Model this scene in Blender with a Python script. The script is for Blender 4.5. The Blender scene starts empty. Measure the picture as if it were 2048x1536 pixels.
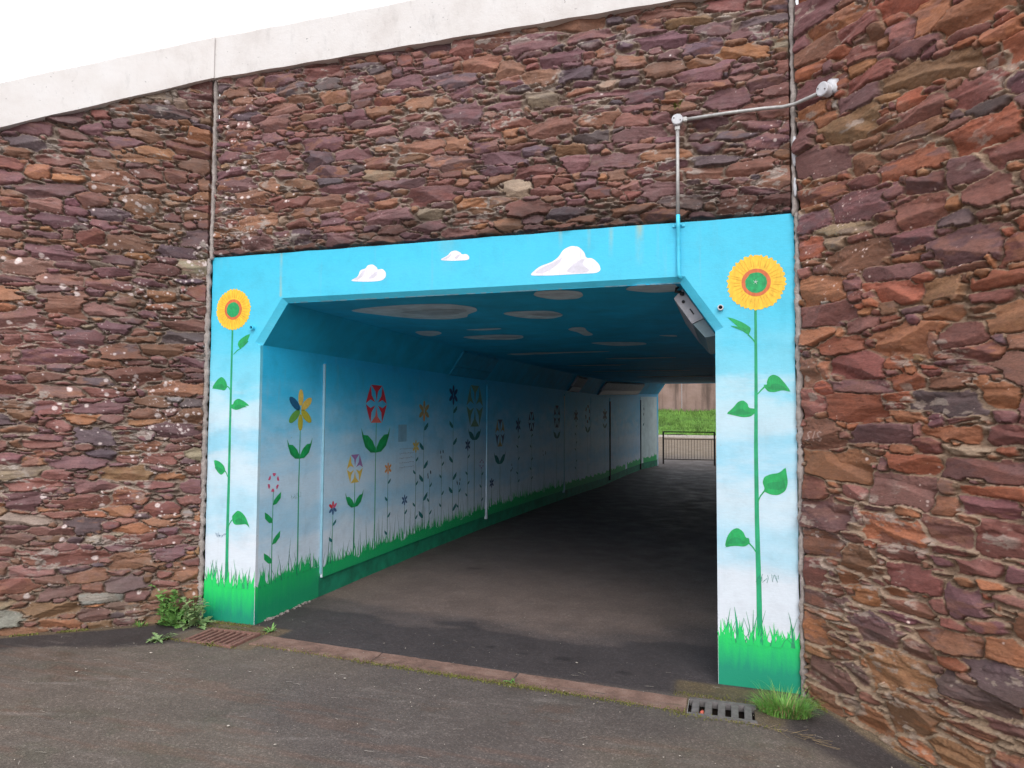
import bpy, bmesh, math, random
import numpy as np
from mathutils import Vector, Matrix

# ------------------------------------------------------------------ camera, world, light
SC = bpy.context.scene
COL = SC.collection
cam_d = bpy.data.cameras.new('camera')
cam_d.sensor_width = 36.0
cam_d.lens = 24.497
cam_d.clip_start = 0.05
cam_d.clip_end = 500.0
cam = bpy.data.objects.new('camera', cam_d)
COL.objects.link(cam)
_r = Vector((0.95437, 0.29857, 0.00549)); _u = Vector((0.00933, -0.04820, 0.99879)); _f = Vector((-0.29848, 0.95317, 0.04879))
_m = Matrix((( _r.x, _u.x, -_f.x, 4.0026), (_r.y, _u.y, -_f.y, -4.6214), (_r.z, _u.z, -_f.z, 1.6), (0, 0, 0, 1)))
cam.matrix_world = _m
SC.camera = cam

SUN_EL, SUN_AZ = 38.0, 158.0
world = bpy.data.worlds.new('World')
SC.world = world
world.use_nodes = True
wn = world.node_tree
for n in list(wn.nodes): wn.nodes.remove(n)
sky = wn.nodes.new('ShaderNodeTexSky'); sky.sky_type = 'NISHITA'; sky.sun_disc = False
sky.sun_elevation = math.radians(SUN_EL); sky.sun_rotation = math.radians(SUN_AZ)
sky.air_density = 1.0; sky.dust_density = 5.0; sky.ozone_density = 1.0
hsv = wn.nodes.new('ShaderNodeHueSaturation'); hsv.inputs['Saturation'].default_value = 0.16
mixc = wn.nodes.new('ShaderNodeMix'); mixc.data_type = 'RGBA'; mixc.inputs['Factor'].default_value = 0.6
mixc.inputs['B'].default_value = (11.5, 11.7, 12.3, 1)      # even cloud layer
bg = wn.nodes.new('ShaderNodeBackground'); bg.inputs['Strength'].default_value = 0.14
wo = wn.nodes.new('ShaderNodeOutputWorld')
wn.links.new(sky.outputs['Color'], hsv.inputs['Color'])
wn.links.new(hsv.outputs['Color'], mixc.inputs['A'])
wn.links.new(mixc.outputs['Result'], bg.inputs['Color'])
wn.links.new(bg.outputs['Background'], wo.inputs['Surface'])
sun_d = bpy.data.lights.new('sun', 'SUN'); sun_d.energy = 0.9; sun_d.angle = math.radians(50); sun_d.color = (1.0, 0.97, 0.93)
sun = bpy.data.objects.new('sun', sun_d); COL.objects.link(sun)
_az = math.radians(SUN_AZ); _el = math.radians(SUN_EL)
_sd = Vector((math.sin(_az) * math.cos(_el), math.cos(_az) * math.cos(_el), math.sin(_el)))
sun.rotation_euler = (-_sd).to_track_quat('-Z', 'Y').to_euler()
SC.view_settings.view_transform = 'Standard'
SC.view_settings.look = 'None'
SC.view_settings.gamma = 1.0
SC.view_settings.use_curve_mapping = False
SC.view_settings.exposure = 0.32
SC.cycles.max_bounces = 8
SC.cycles.diffuse_bounces = 5

D = {'leaves':[[[[0.384,2.256],[0.331,2.239],[0.277,2.204],[0.265,2.173],[0.285,2.138],[0.328,2.156],[0.357,2.197]],
[[0.228,2.094],[0.261,2.124],[0.301,2.144]]],
[[[0.025,1.825],[0.074,1.89],[0.117,1.919],[0.149,1.899],[0.169,1.868],[0.178,1.837],[0.152,1.806],[0.101,1.816]],
[[0.207,1.805],[0.195,1.828],[0.176,1.842]]],
[[[0.394,1.685],[0.34,1.722],[0.284,1.745],[0.244,1.722],[0.236,1.696],[0.215,1.696],[0.218,1.665],[0.268,1.65],[0.317,1.665],[0.347,1.686]],
[[0.216,1.681],[0.224,1.681]]],
[[[0.066,1.255],[0.119,1.244],[0.164,1.211],[0.181,1.17],[0.142,1.133],[0.103,1.158],[0.077,1.203]],
[[0.2,1.124],[0.191,1.15],[0.175,1.17]]],
[[[0.421,0.732],[0.385,0.81],[0.347,0.849],[0.304,0.865],[0.27,0.835],[0.25,0.814],[0.264,0.764],[0.289,0.75],[0.344,0.756],[0.386,0.762]],
[[0.216,0.716],[0.231,0.757],[0.255,0.789]]],
[[[3.987,2.25],[4.032,2.238],[4.095,2.206],[4.132,2.176],[4.13,2.16],[4.118,2.131],[4.087,2.153],[4.04,2.2]],
[[4.161,2.072],[4.144,2.102],[4.114,2.135]]],
[[[4.364,1.77],[4.328,1.825],[4.295,1.866],[4.261,1.881],[4.234,1.866],[4.222,1.834],[4.224,1.816],[4.204,1.818],[4.207,1.802],[4.229,1.773],[4.267,1.769],[4.313,1.783]],
[[4.166,1.757],[4.187,1.781],[4.208,1.803]]],
[[[3.978,1.636],[4.019,1.671],[4.051,1.712],[4.082,1.72],[4.107,1.7],[4.114,1.671],[4.151,1.667],[4.157,1.647],[4.128,1.618],[4.081,1.612],[4.019,1.626]],
[[4.157,1.655],[4.15,1.657]]],
[[[4.326,1.308],[4.288,1.27],[4.238,1.262],[4.2,1.244],[4.19,1.209],[4.202,1.174],[4.196,1.154],[4.237,1.135],[4.281,1.133],[4.324,1.161],[4.338,1.213],[4.331,1.265]],
[[4.161,1.087],[4.176,1.123],[4.2,1.156]]],
[[[3.96,0.796],[3.977,0.866],[4.006,0.908],[4.04,0.923],[4.074,0.9],[4.088,0.862],[4.107,0.863],[4.112,0.832],[4.084,0.807],[4.022,0.81]],
[[4.148,0.776],[4.132,0.804],[4.106,0.832]]]],'stems':[[[0.212,2.283],[0.212,1.97],[0.212,1.493],[0.214,1.098],[0.212,0.706],[0.215,0.298]],
[[4.161,2.269],[4.159,1.847],[4.154,1.409],[4.155,0.976],[4.162,0.547],[4.164,0.213]]],'sun':[[0.216,2.455],[4.166,2.463]],'clouds':[[[1.261,2.628],[1.335,2.656],[1.351,2.707],[1.4,2.716],[1.413,2.74],[1.457,2.745],[1.493,2.72],[1.499,2.701],[1.539,2.707],[1.567,2.679],[1.569,2.643],[1.533,2.615],[1.402,2.615]],
[[1.992,2.741],[2.065,2.772],[2.087,2.799],[2.125,2.806],[2.163,2.787],[2.171,2.772],[2.208,2.774],[2.231,2.754],[2.228,2.729],[2.126,2.729]],
[[2.686,2.601],[2.752,2.652],[2.836,2.674],[2.884,2.705],[2.919,2.757],[2.973,2.78],[3.028,2.77],[3.068,2.727],[3.078,2.688],[3.122,2.686],[3.169,2.64],[3.179,2.599],[3.149,2.581],[3.041,2.583],[2.85,2.582],[2.696,2.589]]],'cshade':[[[[1.286,2.639],[1.343,2.66],[1.368,2.694],[1.397,2.707],[1.376,2.661],[1.336,2.633]],
[[1.418,2.636],[1.45,2.664],[1.494,2.691],[1.499,2.669],[1.467,2.638]]],
[[[2.011,2.745],[2.072,2.771],[2.095,2.788],[2.083,2.761],[2.05,2.743]],
[[2.11,2.75],[2.148,2.776],[2.163,2.772],[2.133,2.74]]],
[[[2.713,2.605],[2.752,2.635],[2.836,2.667],[2.891,2.691],[2.912,2.707],[2.898,2.67],[2.836,2.626],[2.78,2.601]],
[[2.935,2.598],[2.973,2.638],[3.041,2.681],[3.075,2.686],[3.048,2.647],[3.109,2.601],[3.068,2.587]]]],'ceil':[[[0.949,0.502],[1.168,0.391],[1.566,0.329],[1.911,0.376],[2.057,0.594],[2.006,0.792],[1.856,0.943],[1.793,1.106],[1.569,1.197],[1.315,1.077],[1.133,0.829]],
[[2.642,0.22],[2.714,0.039],[2.892,0.057],[3.013,0.138],[2.997,0.319],[2.921,0.435],[2.745,0.422]],
[[2.145,0.987],[2.262,0.884],[2.588,0.919],[2.644,1.101],[2.63,1.237],[2.485,1.394],[2.26,1.295]],
[[0.89,1.898],[1.147,1.9],[1.125,2.131],[0.9,2.361],[0.821,2.229]],
[[1.412,1.906],[1.833,1.861],[1.842,1.956],[1.635,2.013]],
[[1.173,2.471],[1.579,2.357],[1.891,2.475],[1.835,2.74],[1.652,2.89],[1.257,2.747]],
[[2.452,2.15],[2.55,1.992],[2.66,2.021],[2.625,2.293],[2.634,2.67],[2.517,2.73],[2.519,2.414]],
[[2.407,3.445],[2.599,3.344],[3.071,3.508],[3.061,3.793],[2.696,3.886]],
[[3.247,2.868],[3.471,2.855],[3.466,3.072]],
[[3.311,0.152],[3.384,0.005],[3.624,0.023],[3.673,0.037],[3.667,0.306],[3.48,0.308]],
[[1.09,4.466],[1.465,4.472],[1.429,4.701],[1.103,4.744]]],'flowers':[[0.552,1.659,0.324,0.356,'petal','yel',0.272,'V',[1.329,0.367,0.171]],[0.2,1.071,0.149,0.152,'ring','pink',0.281,'alt',None],[1.056,0.764,0.128,0.128,'petal','mix',0.251,'alt',None],[1.44,1.1,0.306,0.272,'brolly','yp',0.261,'V',[0.804,0.343,0.155]],[1.854,1.738,0.451,0.388,'brolly','red',0.247,'V',[1.365,0.612,0.258]],[2.129,1.054,0.149,0.128,'petal','org',0.293,'alt',None],[2.53,0.675,0.132,0.123,'petal','blu',0.318,'alt',None],[2.8,1.264,0.155,0.151,'petal','yl2',0.315,'alt',None],[3.013,1.678,0.271,0.25,'petal','brn',0.312,'alt',None],[3.185,0.905,0.126,0.096,'dots','drk',0.332,'alt',None],[3.543,1.142,0.137,0.1,'dots','drk',0.294,'alt',None],[3.887,1.898,0.262,0.263,'petal','nvy',0.277,'alt',None],[4.081,0.752,0.135,0.093,'dots','drk',0.341,'alt',None],[4.385,1.226,0.163,0.165,'petal','nvy',0.322,'alt',None],[4.632,1.767,0.608,0.579,'brolly','olv',0.29,'V',[1.372,0.476,0.17]],[4.903,0.934,0.16,0.13,'ring','pur',0.345,'alt',None],[5.31,0.626,0.154,0.149,'petal','nvy',0.284,'none',None],[5.635,1.368,0.39,0.416,'brolly','dk2',0.275,'V',[0.99,0.492,0.2]],[6.112,0.806,0.178,0.128,'dots','drk',0.366,'none',None],[6.444,1.485,0.211,0.248,'petal','nvy',0.332,'alt',None],[7.112,1.542,0.313,0.331,'brolly','nvy',0.352,'alt',None],[7.804,0.972,0.202,0.146,'dots','drk',0.333,'none',None],[8.561,1.635,0.419,0.426,'brolly','nvy',0.389,'V',[1.296,0.451,0.174]],[9.854,1.65,0.25,0.275,'petal','drk',0.357,'alt',None],[10.76,1.699,0.399,0.401,'ring','drk',0.399,'V',[1.376,0.438,0.178]],[12.189,1.686,0.328,0.314,'petal','drk',0.359,'V',[1.444,0.375,0.145]],[15.937,1.826,0.256,0.38,'ring','drk',0.402,'V',[1.447,0.258,0.116]]],'misc':{'box':[3.695,3.541],'pipebot':[3.689,2.518],'bend':[4.4,3.551],'clip':[3.691,2.864],'stubL':[0.41,2.3],'stubR':[3.95,2.31],'fern':[3.69,3.67],'seal':[4.405,3.262],'joint':[0.65,2.532],'cR':[3.73,2.526],'stain1':[3.098,2.845],'stain2':[3.248,2.834],'stain3':[3.438,2.837],'panel':[1.077,1.351]},'wallx':{'650':[0.886,1.618],'655':[0.927,1.618],'895':[3.669,1.634],'975':[5.112,1.643],'985':[5.311,1.644],'1000':[5.61,1.646],'1130':[9.061,1.667],'1195':[11.51,1.682],'1218':[12.572,1.688],'1278':[15.663,1.708],'1280':[15.783,1.708]},'notice':[[2.351,1.527],[2.549,1.318],[2.383,1.279],[2.768,1.023]]}

W, HT = 4.396, 2.887
random.seed(7)

# ------------------------------------------------------------------ helpers
def tag(o, label=None, cat=None, group=None, kind=None):
    if label: o['label'] = label
    if cat: o['category'] = cat
    if group: o['group'] = group
    if kind: o['kind'] = kind
    return o

def empty(name, loc=(0, 0, 0), **k):
    o = bpy.data.objects.new(name, None); COL.objects.link(o); o.location = loc
    o.empty_display_size = 0.1
    return tag(o, **k)

class MB:
    """collects faces for ONE mesh"""
    def __init__(s): s.v = []; s.f = []
    def face(s, pts):
        n = len(s.v); s.v += [tuple(p) for p in pts]; s.f.append(tuple(range(n, n + len(pts)))); return s
    def add(s, vs, fs):
        n = len(s.v); s.v += [tuple(p) for p in vs]; s.f += [tuple(i + n for i in f) for f in fs]; return s
    def box(s, lo, hi, bev=0.0):
        x0, y0, z0 = lo; x1, y1, z1 = hi
        b = min(bev, (x1-x0)*.49, (y1-y0)*.49, (z1-z0)*.49)
        if b <= 0:
            vs = [(x0,y0,z0),(x1,y0,z0),(x1,y1,z0),(x0,y1,z0),(x0,y0,z1),(x1,y0,z1),(x1,y1,z1),(x0,y1,z1)]
            return s.add(vs, [(3,2,1,0),(4,5,6,7),(0,1,5,4),(1,2,6,5),(2,3,7,6),(3,0,4,7)])
        bm = bmesh.new(); bmesh.ops.create_cube(bm, size=1)
        for v in bm.verts: v.co = Vector(((v.co.x+.5)*(x1-x0)+x0, (v.co.y+.5)*(y1-y0)+y0, (v.co.z+.5)*(z1-z0)+z0))
        bmesh.ops.bevel(bm, geom=list(bm.edges), offset=b, segments=2, affect='EDGES')
        bm.verts.index_update()
        s.add([v.co[:] for v in bm.verts], [[v.index for v in f.verts] for f in bm.faces]); bm.free(); return s
    def prism(s, bot, top):
        """closed solid between two loops with the same number of points"""
        n = len(bot); k = len(s.v); s.v += [tuple(p) for p in bot] + [tuple(p) for p in top]
        s.f.append(tuple(k + i for i in reversed(range(n)))); s.f.append(tuple(k + n + i for i in range(n)))
        for i in range(n):
            j = (i + 1) % n; s.f.append((k+i, k+j, k+n+j, k+n+i))
        return s
    def tube(s, pts, r, seg=10, cap=True):
        pts = [Vector(p) for p in pts]; n = len(pts); k = len(s.v)
        rs = r if isinstance(r, (list, tuple)) else [r]*n
        prev = None
        for i, p in enumerate(pts):
            t = (pts[min(i+1, n-1)] - pts[max(i-1, 0)]).normalized()
            if prev is None:
                a = Vector((0, 0, 1)) if abs(t.z) < .9 else Vector((1, 0, 0))
                prev = t.cross(a).normalized()
            prev = (prev - t * prev.dot(t)).normalized(); b = t.cross(prev)
            for j in range(seg):
                a = 2*math.pi*j/seg; s.v.append(tuple(p + (prev*math.cos(a) + b*math.sin(a))*rs[i]))
        for i in range(n-1):
            for j in range(seg):
                j2 = (j+1) % seg; s.f.append((k+i*seg+j, k+i*seg+j2, k+(i+1)*seg+j2, k+(i+1)*seg+j))
        if cap:
            s.f.append(tuple(k+j for j in reversed(range(seg)))); s.f.append(tuple(k+(n-1)*seg+j for j in range(seg)))
        return s
    def build(s, name, mat, parent=None, smooth=False):
        me = bpy.data.meshes.new(name); me.from_pydata(s.v, [], s.f); me.validate()
        if smooth: me.shade_smooth()
        me.materials.append(mat)
        o = bpy.data.objects.new(name, me); COL.objects.link(o)
        if parent:
            o.parent = parent; o.location = (0, 0, 0) if parent.parent else -parent.location       # every builder works in world metres
        return o

# ---- materials
def new_mat(name):
    m = bpy.data.materials.new(name); m.use_nodes = True
    nt = m.node_tree; b = nt.nodes['Principled BSDF']; return m, nt, b
def N(nt, t, **k):
    n = nt.nodes.new(t)
    for a, v in k.items():
        if a in n.inputs: n.inputs[a].default_value = v
        else: setattr(n, a, v)
    return n
def inp(n, name, v): n.inputs[name].default_value = v; return n
def coords(nt, scale=(1, 1, 1)):
    tc = nt.nodes.new('ShaderNodeTexCoord'); mp = nt.nodes.new('ShaderNodeMapping'); mp.inputs['Scale'].default_value = scale
    nt.links.new(tc.outputs['Object'], mp.inputs['Vector']); return mp.outputs['Vector']
def noise(nt, scale, detail=4, rough=.6, vec=None, dist=0):
    n = nt.nodes.new('ShaderNodeTexNoise'); n.inputs['Scale'].default_value = scale; n.inputs['Detail'].default_value = detail
    n.inputs['Roughness'].default_value = rough; n.inputs['Distortion'].default_value = dist
    nt.links.new(vec if vec else coords(nt), n.inputs['Vector']); return n.outputs['Fac']
def ramp(nt, fac, stops, interp='LINEAR'):
    r = nt.nodes.new('ShaderNodeValToRGB'); r.color_ramp.interpolation = interp
    e = r.color_ramp.elements
    while len(e) < len(stops): e.new(0.5)
    for i, (p, c) in enumerate(stops):
        e[i].position = p; e[i].color = (c[0], c[1], c[2], 1) if not isinstance(c, (int, float)) else (c, c, c, 1)
    nt.links.new(fac, r.inputs['Fac']); return r.outputs['Color']
def mix(nt, fac, a, b, mode='MIX'):
    m = nt.nodes.new('ShaderNodeMix'); m.data_type = 'RGBA'; m.blend_type = mode
    for sock, v in (('Factor', fac), ('A', a), ('B', b)):
        if isinstance(v, (int, float)): m.inputs[sock].default_value = v if sock == 'Factor' else (v, v, v, 1)
        elif isinstance(v, tuple): m.inputs[sock].default_value = (v[0], v[1], v[2], 1)
        else: nt.links.new(v, m.inputs[sock])
    return m.outputs['Result']
def bump(nt, b, h, strength=.3, dist=.01):
    n = nt.nodes.new('ShaderNodeBump'); n.inputs['Strength'].default_value = strength; n.inputs['Distance'].default_value = dist
    nt.links.new(h, n.inputs['Height']); nt.links.new(n.outputs['Normal'], b.inputs['Normal'])
def simple(name, col, rough=.7, var=.25, scale=12, bscale=60, bstr=.15, metal=0.0, dist=.004, spec=.5):
    m, nt, b = new_mat(name)
    f = noise(nt, scale, 5); lo = tuple(c*(1-var) for c in col); hi = tuple(min(1, c*(1+var)) for c in col)
    nt.links.new(ramp(nt, f, [(.3, lo), (.7, hi)]), b.inputs['Base Color'])
    b.inputs['Roughness'].default_value = rough; b.inputs['Metallic'].default_value = metal
    b.inputs['Specular IOR Level'].default_value = spec
    bump(nt, b, noise(nt, bscale, 4), bstr, dist)
    return m

def sky_paint(name, stops, zmax, horiz=(1.3, 1.3, 5.0), rusty=False, shift=.22, dirt=.12):
    """blue-to-white brushed mural paint graded over height"""
    m, nt, b = new_mat(name)
    tc = nt.nodes.new('ShaderNodeTexCoord'); sp = nt.nodes.new('ShaderNodeSeparateXYZ')
    nt.links.new(tc.outputs['Object'], sp.inputs['Vector'])
    n1 = noise(nt, 1.0, 5, .6, coords(nt, horiz))
    a = nt.nodes.new('ShaderNodeMath'); a.operation = 'MULTIPLY_ADD'; a.inputs[1].default_value = 1/zmax; a.inputs[2].default_value = -shift/2
    nt.links.new(sp.outputs['Z'], a.inputs[0])
    c = nt.nodes.new('ShaderNodeMath'); c.operation = 'MULTIPLY_ADD'; c.inputs[1].default_value = shift
    nt.links.new(n1, c.inputs[0]); nt.links.new(a.outputs[0], c.inputs[2])
    col = ramp(nt, c.outputs[0], stops, 'EASE')
    wash = ramp(nt, noise(nt, 2.2, 4, .55, coords(nt, (1, 1, 2.5))), [(.42, 0), (.68, 1)])
    hm = nt.nodes.new('ShaderNodeMapRange'); hm.inputs['From Min'].default_value = 1.95; hm.inputs['From Max'].default_value = 1.5; hm.inputs['To Max'].default_value = .28
    nt.links.new(sp.outputs['Z'], hm.inputs['Value'])
    wm = nt.nodes.new('ShaderNodeMath'); wm.operation = 'MULTIPLY'; nt.links.new(wash, wm.inputs[0]); nt.links.new(hm.outputs[0], wm.inputs[1])
    col = mix(nt, wm.outputs[0], col, (.72, .80, .88))
    brush = ramp(nt, noise(nt, 3, 6, .7, coords(nt, (6, 6, 40))), [(.3, .93), (.7, 1.04)])
    col = mix(nt, 1.0, col, brush, 'MULTIPLY')
    gr = ramp(nt, noise(nt, 5, 8, .7), [(.30, 1-dirt), (.52, 1.0)])
    col = mix(nt, 1.0, col, gr, 'MULTIPLY')
    if rusty:                                       # run-off stains down from the masonry
        for (sx, sw, zl, amt) in [(3.098, .018, 2.72, .35), (3.248, .022, 2.66, .5), (3.438, .035, 2.60, .75), (.655, .018, 2.53, .55), (2.05, .12, 2.6, .18), (2.9, .02, 2.75, .3)]:
            x = nt.nodes.new('ShaderNodeMath'); x.operation = 'SUBTRACT'; nt.links.new(sp.outputs['X'], x.inputs[0]); x.inputs[1].default_value = sx
            x2 = nt.nodes.new('ShaderNodeMath'); x2.operation = 'ABSOLUTE'; nt.links.new(x.outputs[0], x2.inputs[0])
            mr = nt.nodes.new('ShaderNodeMapRange'); mr.inputs['From Min'].default_value = sw; mr.inputs['From Max'].default_value = sw*.2
            nt.links.new(x2.outputs[0], mr.inputs['Value'])
            mz = nt.nodes.new('ShaderNodeMapRange'); mz.inputs['From Min'].default_value = zl; mz.inputs['From Max'].default_value = HT if sx > 1 else zl+.02
            nt.links.new(sp.outputs['Z'], mz.inputs['Value'])
            q = nt.nodes.new('ShaderNodeMath'); q.operation = 'MULTIPLY'; nt.links.new(mr.outputs[0], q.inputs[0]); nt.links.new(mz.outputs[0], q.inputs[1])
            nn = nt.nodes.new('ShaderNodeMath'); nn.operation = 'MULTIPLY'; nt.links.new(q.outputs[0], nn.inputs[0]); nt.links.new(ramp(nt, noise(nt, 14, 5, .6, coords(nt, (1, 1, .3))), [(.35, .2), (.6, 1)]), nn.inputs[1])
            col = mix(nt, mixfac(nt, nn.outputs[0], amt), col, (.42, .42, .22))
    chips = ramp(nt, noise(nt, 24, 5, .65), [(.725, 0), (.74, .7)])
    col = mix(nt, chips, col, (.30, .30, .28))
    drip = ramp(nt, noise(nt, 1, 5, .6, coords(nt, (14, 14, .9))), [(.60, 0), (.75, .16)])
    col = mix(nt, drip, col, (.30, .36, .36))
    nt.links.new(col, b.inputs['Base Color'])
    b.inputs['Roughness'].default_value = .55
    bump(nt, b, noise(nt, 55, 6, .65), .22, .006)
    return m
def mixfac(nt, f, k):
    q = nt.nodes.new('ShaderNodeMath'); q.operation = 'MULTIPLY'; nt.links.new(f, q.inputs[0]); q.inputs[1].default_value = k; return q.outputs[0]

def grass_paint(name, top, bot, z0, z1):
    m, nt, b = new_mat(name)
    tc = nt.nodes.new('ShaderNodeTexCoord'); sp = nt.nodes.new('ShaderNodeSeparateXYZ'); nt.links.new(tc.outputs['Object'], sp.inputs['Vector'])
    mr = nt.nodes.new('ShaderNodeMapRange'); mr.inputs['From Min'].default_value = z0; mr.inputs['From Max'].default_value = z1
    nt.links.new(sp.outputs['Z'], mr.inputs['Value'])
    n1 = noise(nt, 1, 4, .6, coords(nt, (30, 30, 4)))
    a = nt.nodes.new('ShaderNodeMath'); a.operation = 'MULTIPLY_ADD'; a.inputs[1].default_value = .6; nt.links.new(n1, a.inputs[0]); 
    s = nt.nodes.new('ShaderNodeMath'); s.operation = 'SUBTRACT'; s.inputs[1].default_value = .3; nt.links.new(mr.outputs[0], s.inputs[0]); nt.links.new(s.outputs[0], a.inputs[2])
    nt.links.new(ramp(nt, a.outputs[0], [(.15, bot), (.75, top)]), b.inputs['Base Color'])
    b.inputs['Roughness'].default_value = .6
    bump(nt, b, noise(nt, 60, 5), .2, .005)
    return m

M = {}
FST = [(0.0, (.78, .79, .86)), (.19, (.72, .79, .87)), (.30, (.42, .71, .86)), (.40, (.60, .77, .87)), (.47, (.32, .68, .86)), (.54, (.54, .76, .87)), (.60, (.50, .76, .87)),
       (.66, (.20, .68, .87)), (.80, (.075, .62, .86)), (1.0, (.045, .60, .86))]
TST = [(0.0, (.72, .79, .90)), (.19, (.66, .78, .90)), (.30, (.40, .68, .88)), (.40, (.56, .74, .89)), (.52, (.34, .66, .88)), (.64, (.14, .58, .86)), (.78, (.03, .52, .84)), (1.0, (.015, .48, .80))]
FST = [(p_, tuple(v_*.86 for v_ in c_)) for p_, c_ in FST]
M['portal'] = sky_paint('portal_paint', FST, 2.9, rusty=True)
M['tunnel'] = sky_paint('tunnel_wall_paint', TST, 2.5, dirt=.14)
M['tunnel_r'] = simple('tunnel_blue_paint', (.20, .42, .55), .6, .3, 4)
M['panel'] = sky_paint('panel_paint', TST, 2.5, dirt=.14)
M['ceiling'] = simple('ceiling_paint', (.01, .44, .68), .6, .2, 3)
M['strip'] = simple('pale_strip_paint', (.24, .44, .54), .5, .12, 8)
M['gpaint'] = grass_paint('painted_grass_green', (.01, .58, .12), (.003, .26, .15), .0, .34)
M['gpaint_in'] = grass_paint('painted_grass_tunnel', (.008, .46, .12), (.005, .30, .13), .05, .40)
M['blade'] = simple('painted_blade', (.02, .26, .12), .6, .3, 20)
M['blade_dk'] = simple('painted_blade_dark', (.02, .16, .12), .6, .3, 20)
M['leafp'] = simple('painted_leaf', (.008, .34, .09), .6, .25, 14)
M['leafd'] = simple('painted_leaf_dark', (.006, .265, .08), .6, .25, 14)
M['stemp'] = simple('painted_stem', (.01, .32, .14), .6, .2, 10)
M['petal'] = simple('painted_petal', (.86, .52, .035), .6, .1, 30)
M['petal_line'] = simple('painted_petal_line', (.70, .34, .02), .6, .2, 30)
M['ring'] = simple('painted_ring', (.62, .14, .045), .6, .1, 30)
M['disc'] = simple('painted_disc', (.005, .32, .10), .6, .25, 40)
M['cloudp'] = simple('painted_cloud_white', (.80, .77, .84), .6, .05, 10)
M['cloudg'] = simple('painted_cloud_grey', (.60, .58, .66), .6, .12, 25)
M['cloudc'] = simple('painted_ceiling_cloud', (.60, .68, .70), .6, .2, 8)
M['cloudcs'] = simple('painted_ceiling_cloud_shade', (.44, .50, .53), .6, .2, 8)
PC = dict(yel=(.72, .45, .05), olive=(.45, .42, .04), green=(.12, .35, .06), dblue=(.01, .10, .22), pink=(.60, .09, .20), red=(.62, .03, .05), coral=(.75, .15, .12),
          org=(.72, .30, .08), blu=(.05, .12, .26), brn=(.42, .30, .12), nvy=(.015, .05, .16), drk=(.03, .06, .11), pur=(.32, .16, .38), olv=(.16, .30, .20), teal=(.01, .16, .18), stem=(.02, .20, .16), dk2=(.10, .12, .20), ylp=(.70, .50, .10))
def brushed(m_, sc=(60, 60, 14), lo=.80, hi=1.12):
    nt = m_.node_tree; b = nt.nodes['Principled BSDF']; src = b.inputs['Base Color'].links[0].from_socket
    nt.links.new(mix(nt, 1.0, src, ramp(nt, noise(nt, 1, 5, .7, coords(nt, sc)), [(.3, lo), (.7, hi)]), 'MULTIPLY'), b.inputs['Base Color'])
for k in ('leafp', 'leafd', 'stemp', 'petal', 'ring', 'disc', 'blade', 'blade_dk', 'cloudp'): brushed(M[k])
for k, c in PC.items(): M['p_' + k] = simple('paint_' + k, c, .6, .15, 25)
M['coping'] = None
M['mortar'] = simple('joint_mortar', (.33, .285, .265), .9, .3, 20, 70, .6, dist=.02)
M['sealant'] = simple('pale_sealant', (.55, .55, .58), .6, .15, 20)
M['galv'] = simple('galvanised_conduit', (.42, .41, .40), .45, .2, 30, 90, .15, metal=.3)
M['turq_pipe'] = simple('painted_conduit', (.07, .58, .80), .5, .1, 20)
M['rust'] = simple('rusty_iron', (.21, .105, .085), .85, .3, 30, 120, .5)
M['iron'] = simple('weathered_grey_iron', (.15, .135, .135), .7, .3, 25, 120, .5)
M['pit'] = simple('pit_silt', (.05, .035, .03), .95, .3, 20)
M['black'] = simple('black_recess', (.01, .01, .012), .8, .1)
M['fix'] = simple('fixture_grey', (.34, .33, .36), .55, .25, 10, 80, .2)
M['diff'] = simple('fixture_diffuser', (.10, .17, .20), .3, .2, 10)
M['fixblue'] = simple('fixture_blue', (.012, .34, .54), .5, .2, 10)
M['rail'] = simple('rail_paint', (.075, .045, .045), .55, .3, 20)
M['soil'] = simple('silt_soil', (.17, .12, .075), .95, .4, 14, 60, .8, dist=.02)
M['weed'] = simple('weed_leaf', (.14, .29, .07), .55, .45, 18, 90, .2)
M['weed2'] = simple('dandelion_leaf', (.20, .29, .12), .55, .4, 18, 90, .2)
M['tuft'] = simple('grass_blade', (.15, .34, .06), .55, .5, 12)
M['straw'] = simple('dry_straw', (.40, .28, .15), .8, .35, 30)
M['litter'] = simple('pale_litter', (.50, .44, .38), .85, .5, 40)
M['moss'] = simple('moss_green', (.15, .15, .035), .95, .5, 40, 90, .6)
for k in ('weed', 'weed2', 'tuft'):
    M[k].node_tree.nodes['Principled BSDF'].inputs['Subsurface Weight'].default_value = .08

# coping concrete
m, nt, b = new_mat('coping_concrete')
c = ramp(nt, noise(nt, 2.2, 8, .65), [(.3, (.54, .50, .48)), (.5, (.62, .59, .575)), (.72, (.66, .64, .635))])
st = ramp(nt, noise(nt, 9, 8, .75, coords(nt, (1, 1, .35))), [(.54, 1.0), (.66, .90), (.76, .62)])
c = mix(nt, 1.0, c, st, 'MULTIPLY')
sp_ = ramp(nt, noise(nt, 45, 3, .5), [(.70, 1.0), (.76, .5)])
c = mix(nt, 1.0, c, sp_, 'MULTIPLY')
nt.links.new(c, b.inputs['Base Color']); b.inputs['Roughness'].default_value = .85; bump(nt, b, noise(nt, 25, 8, .7), .35, .01)
M['coping'] = m

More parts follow.
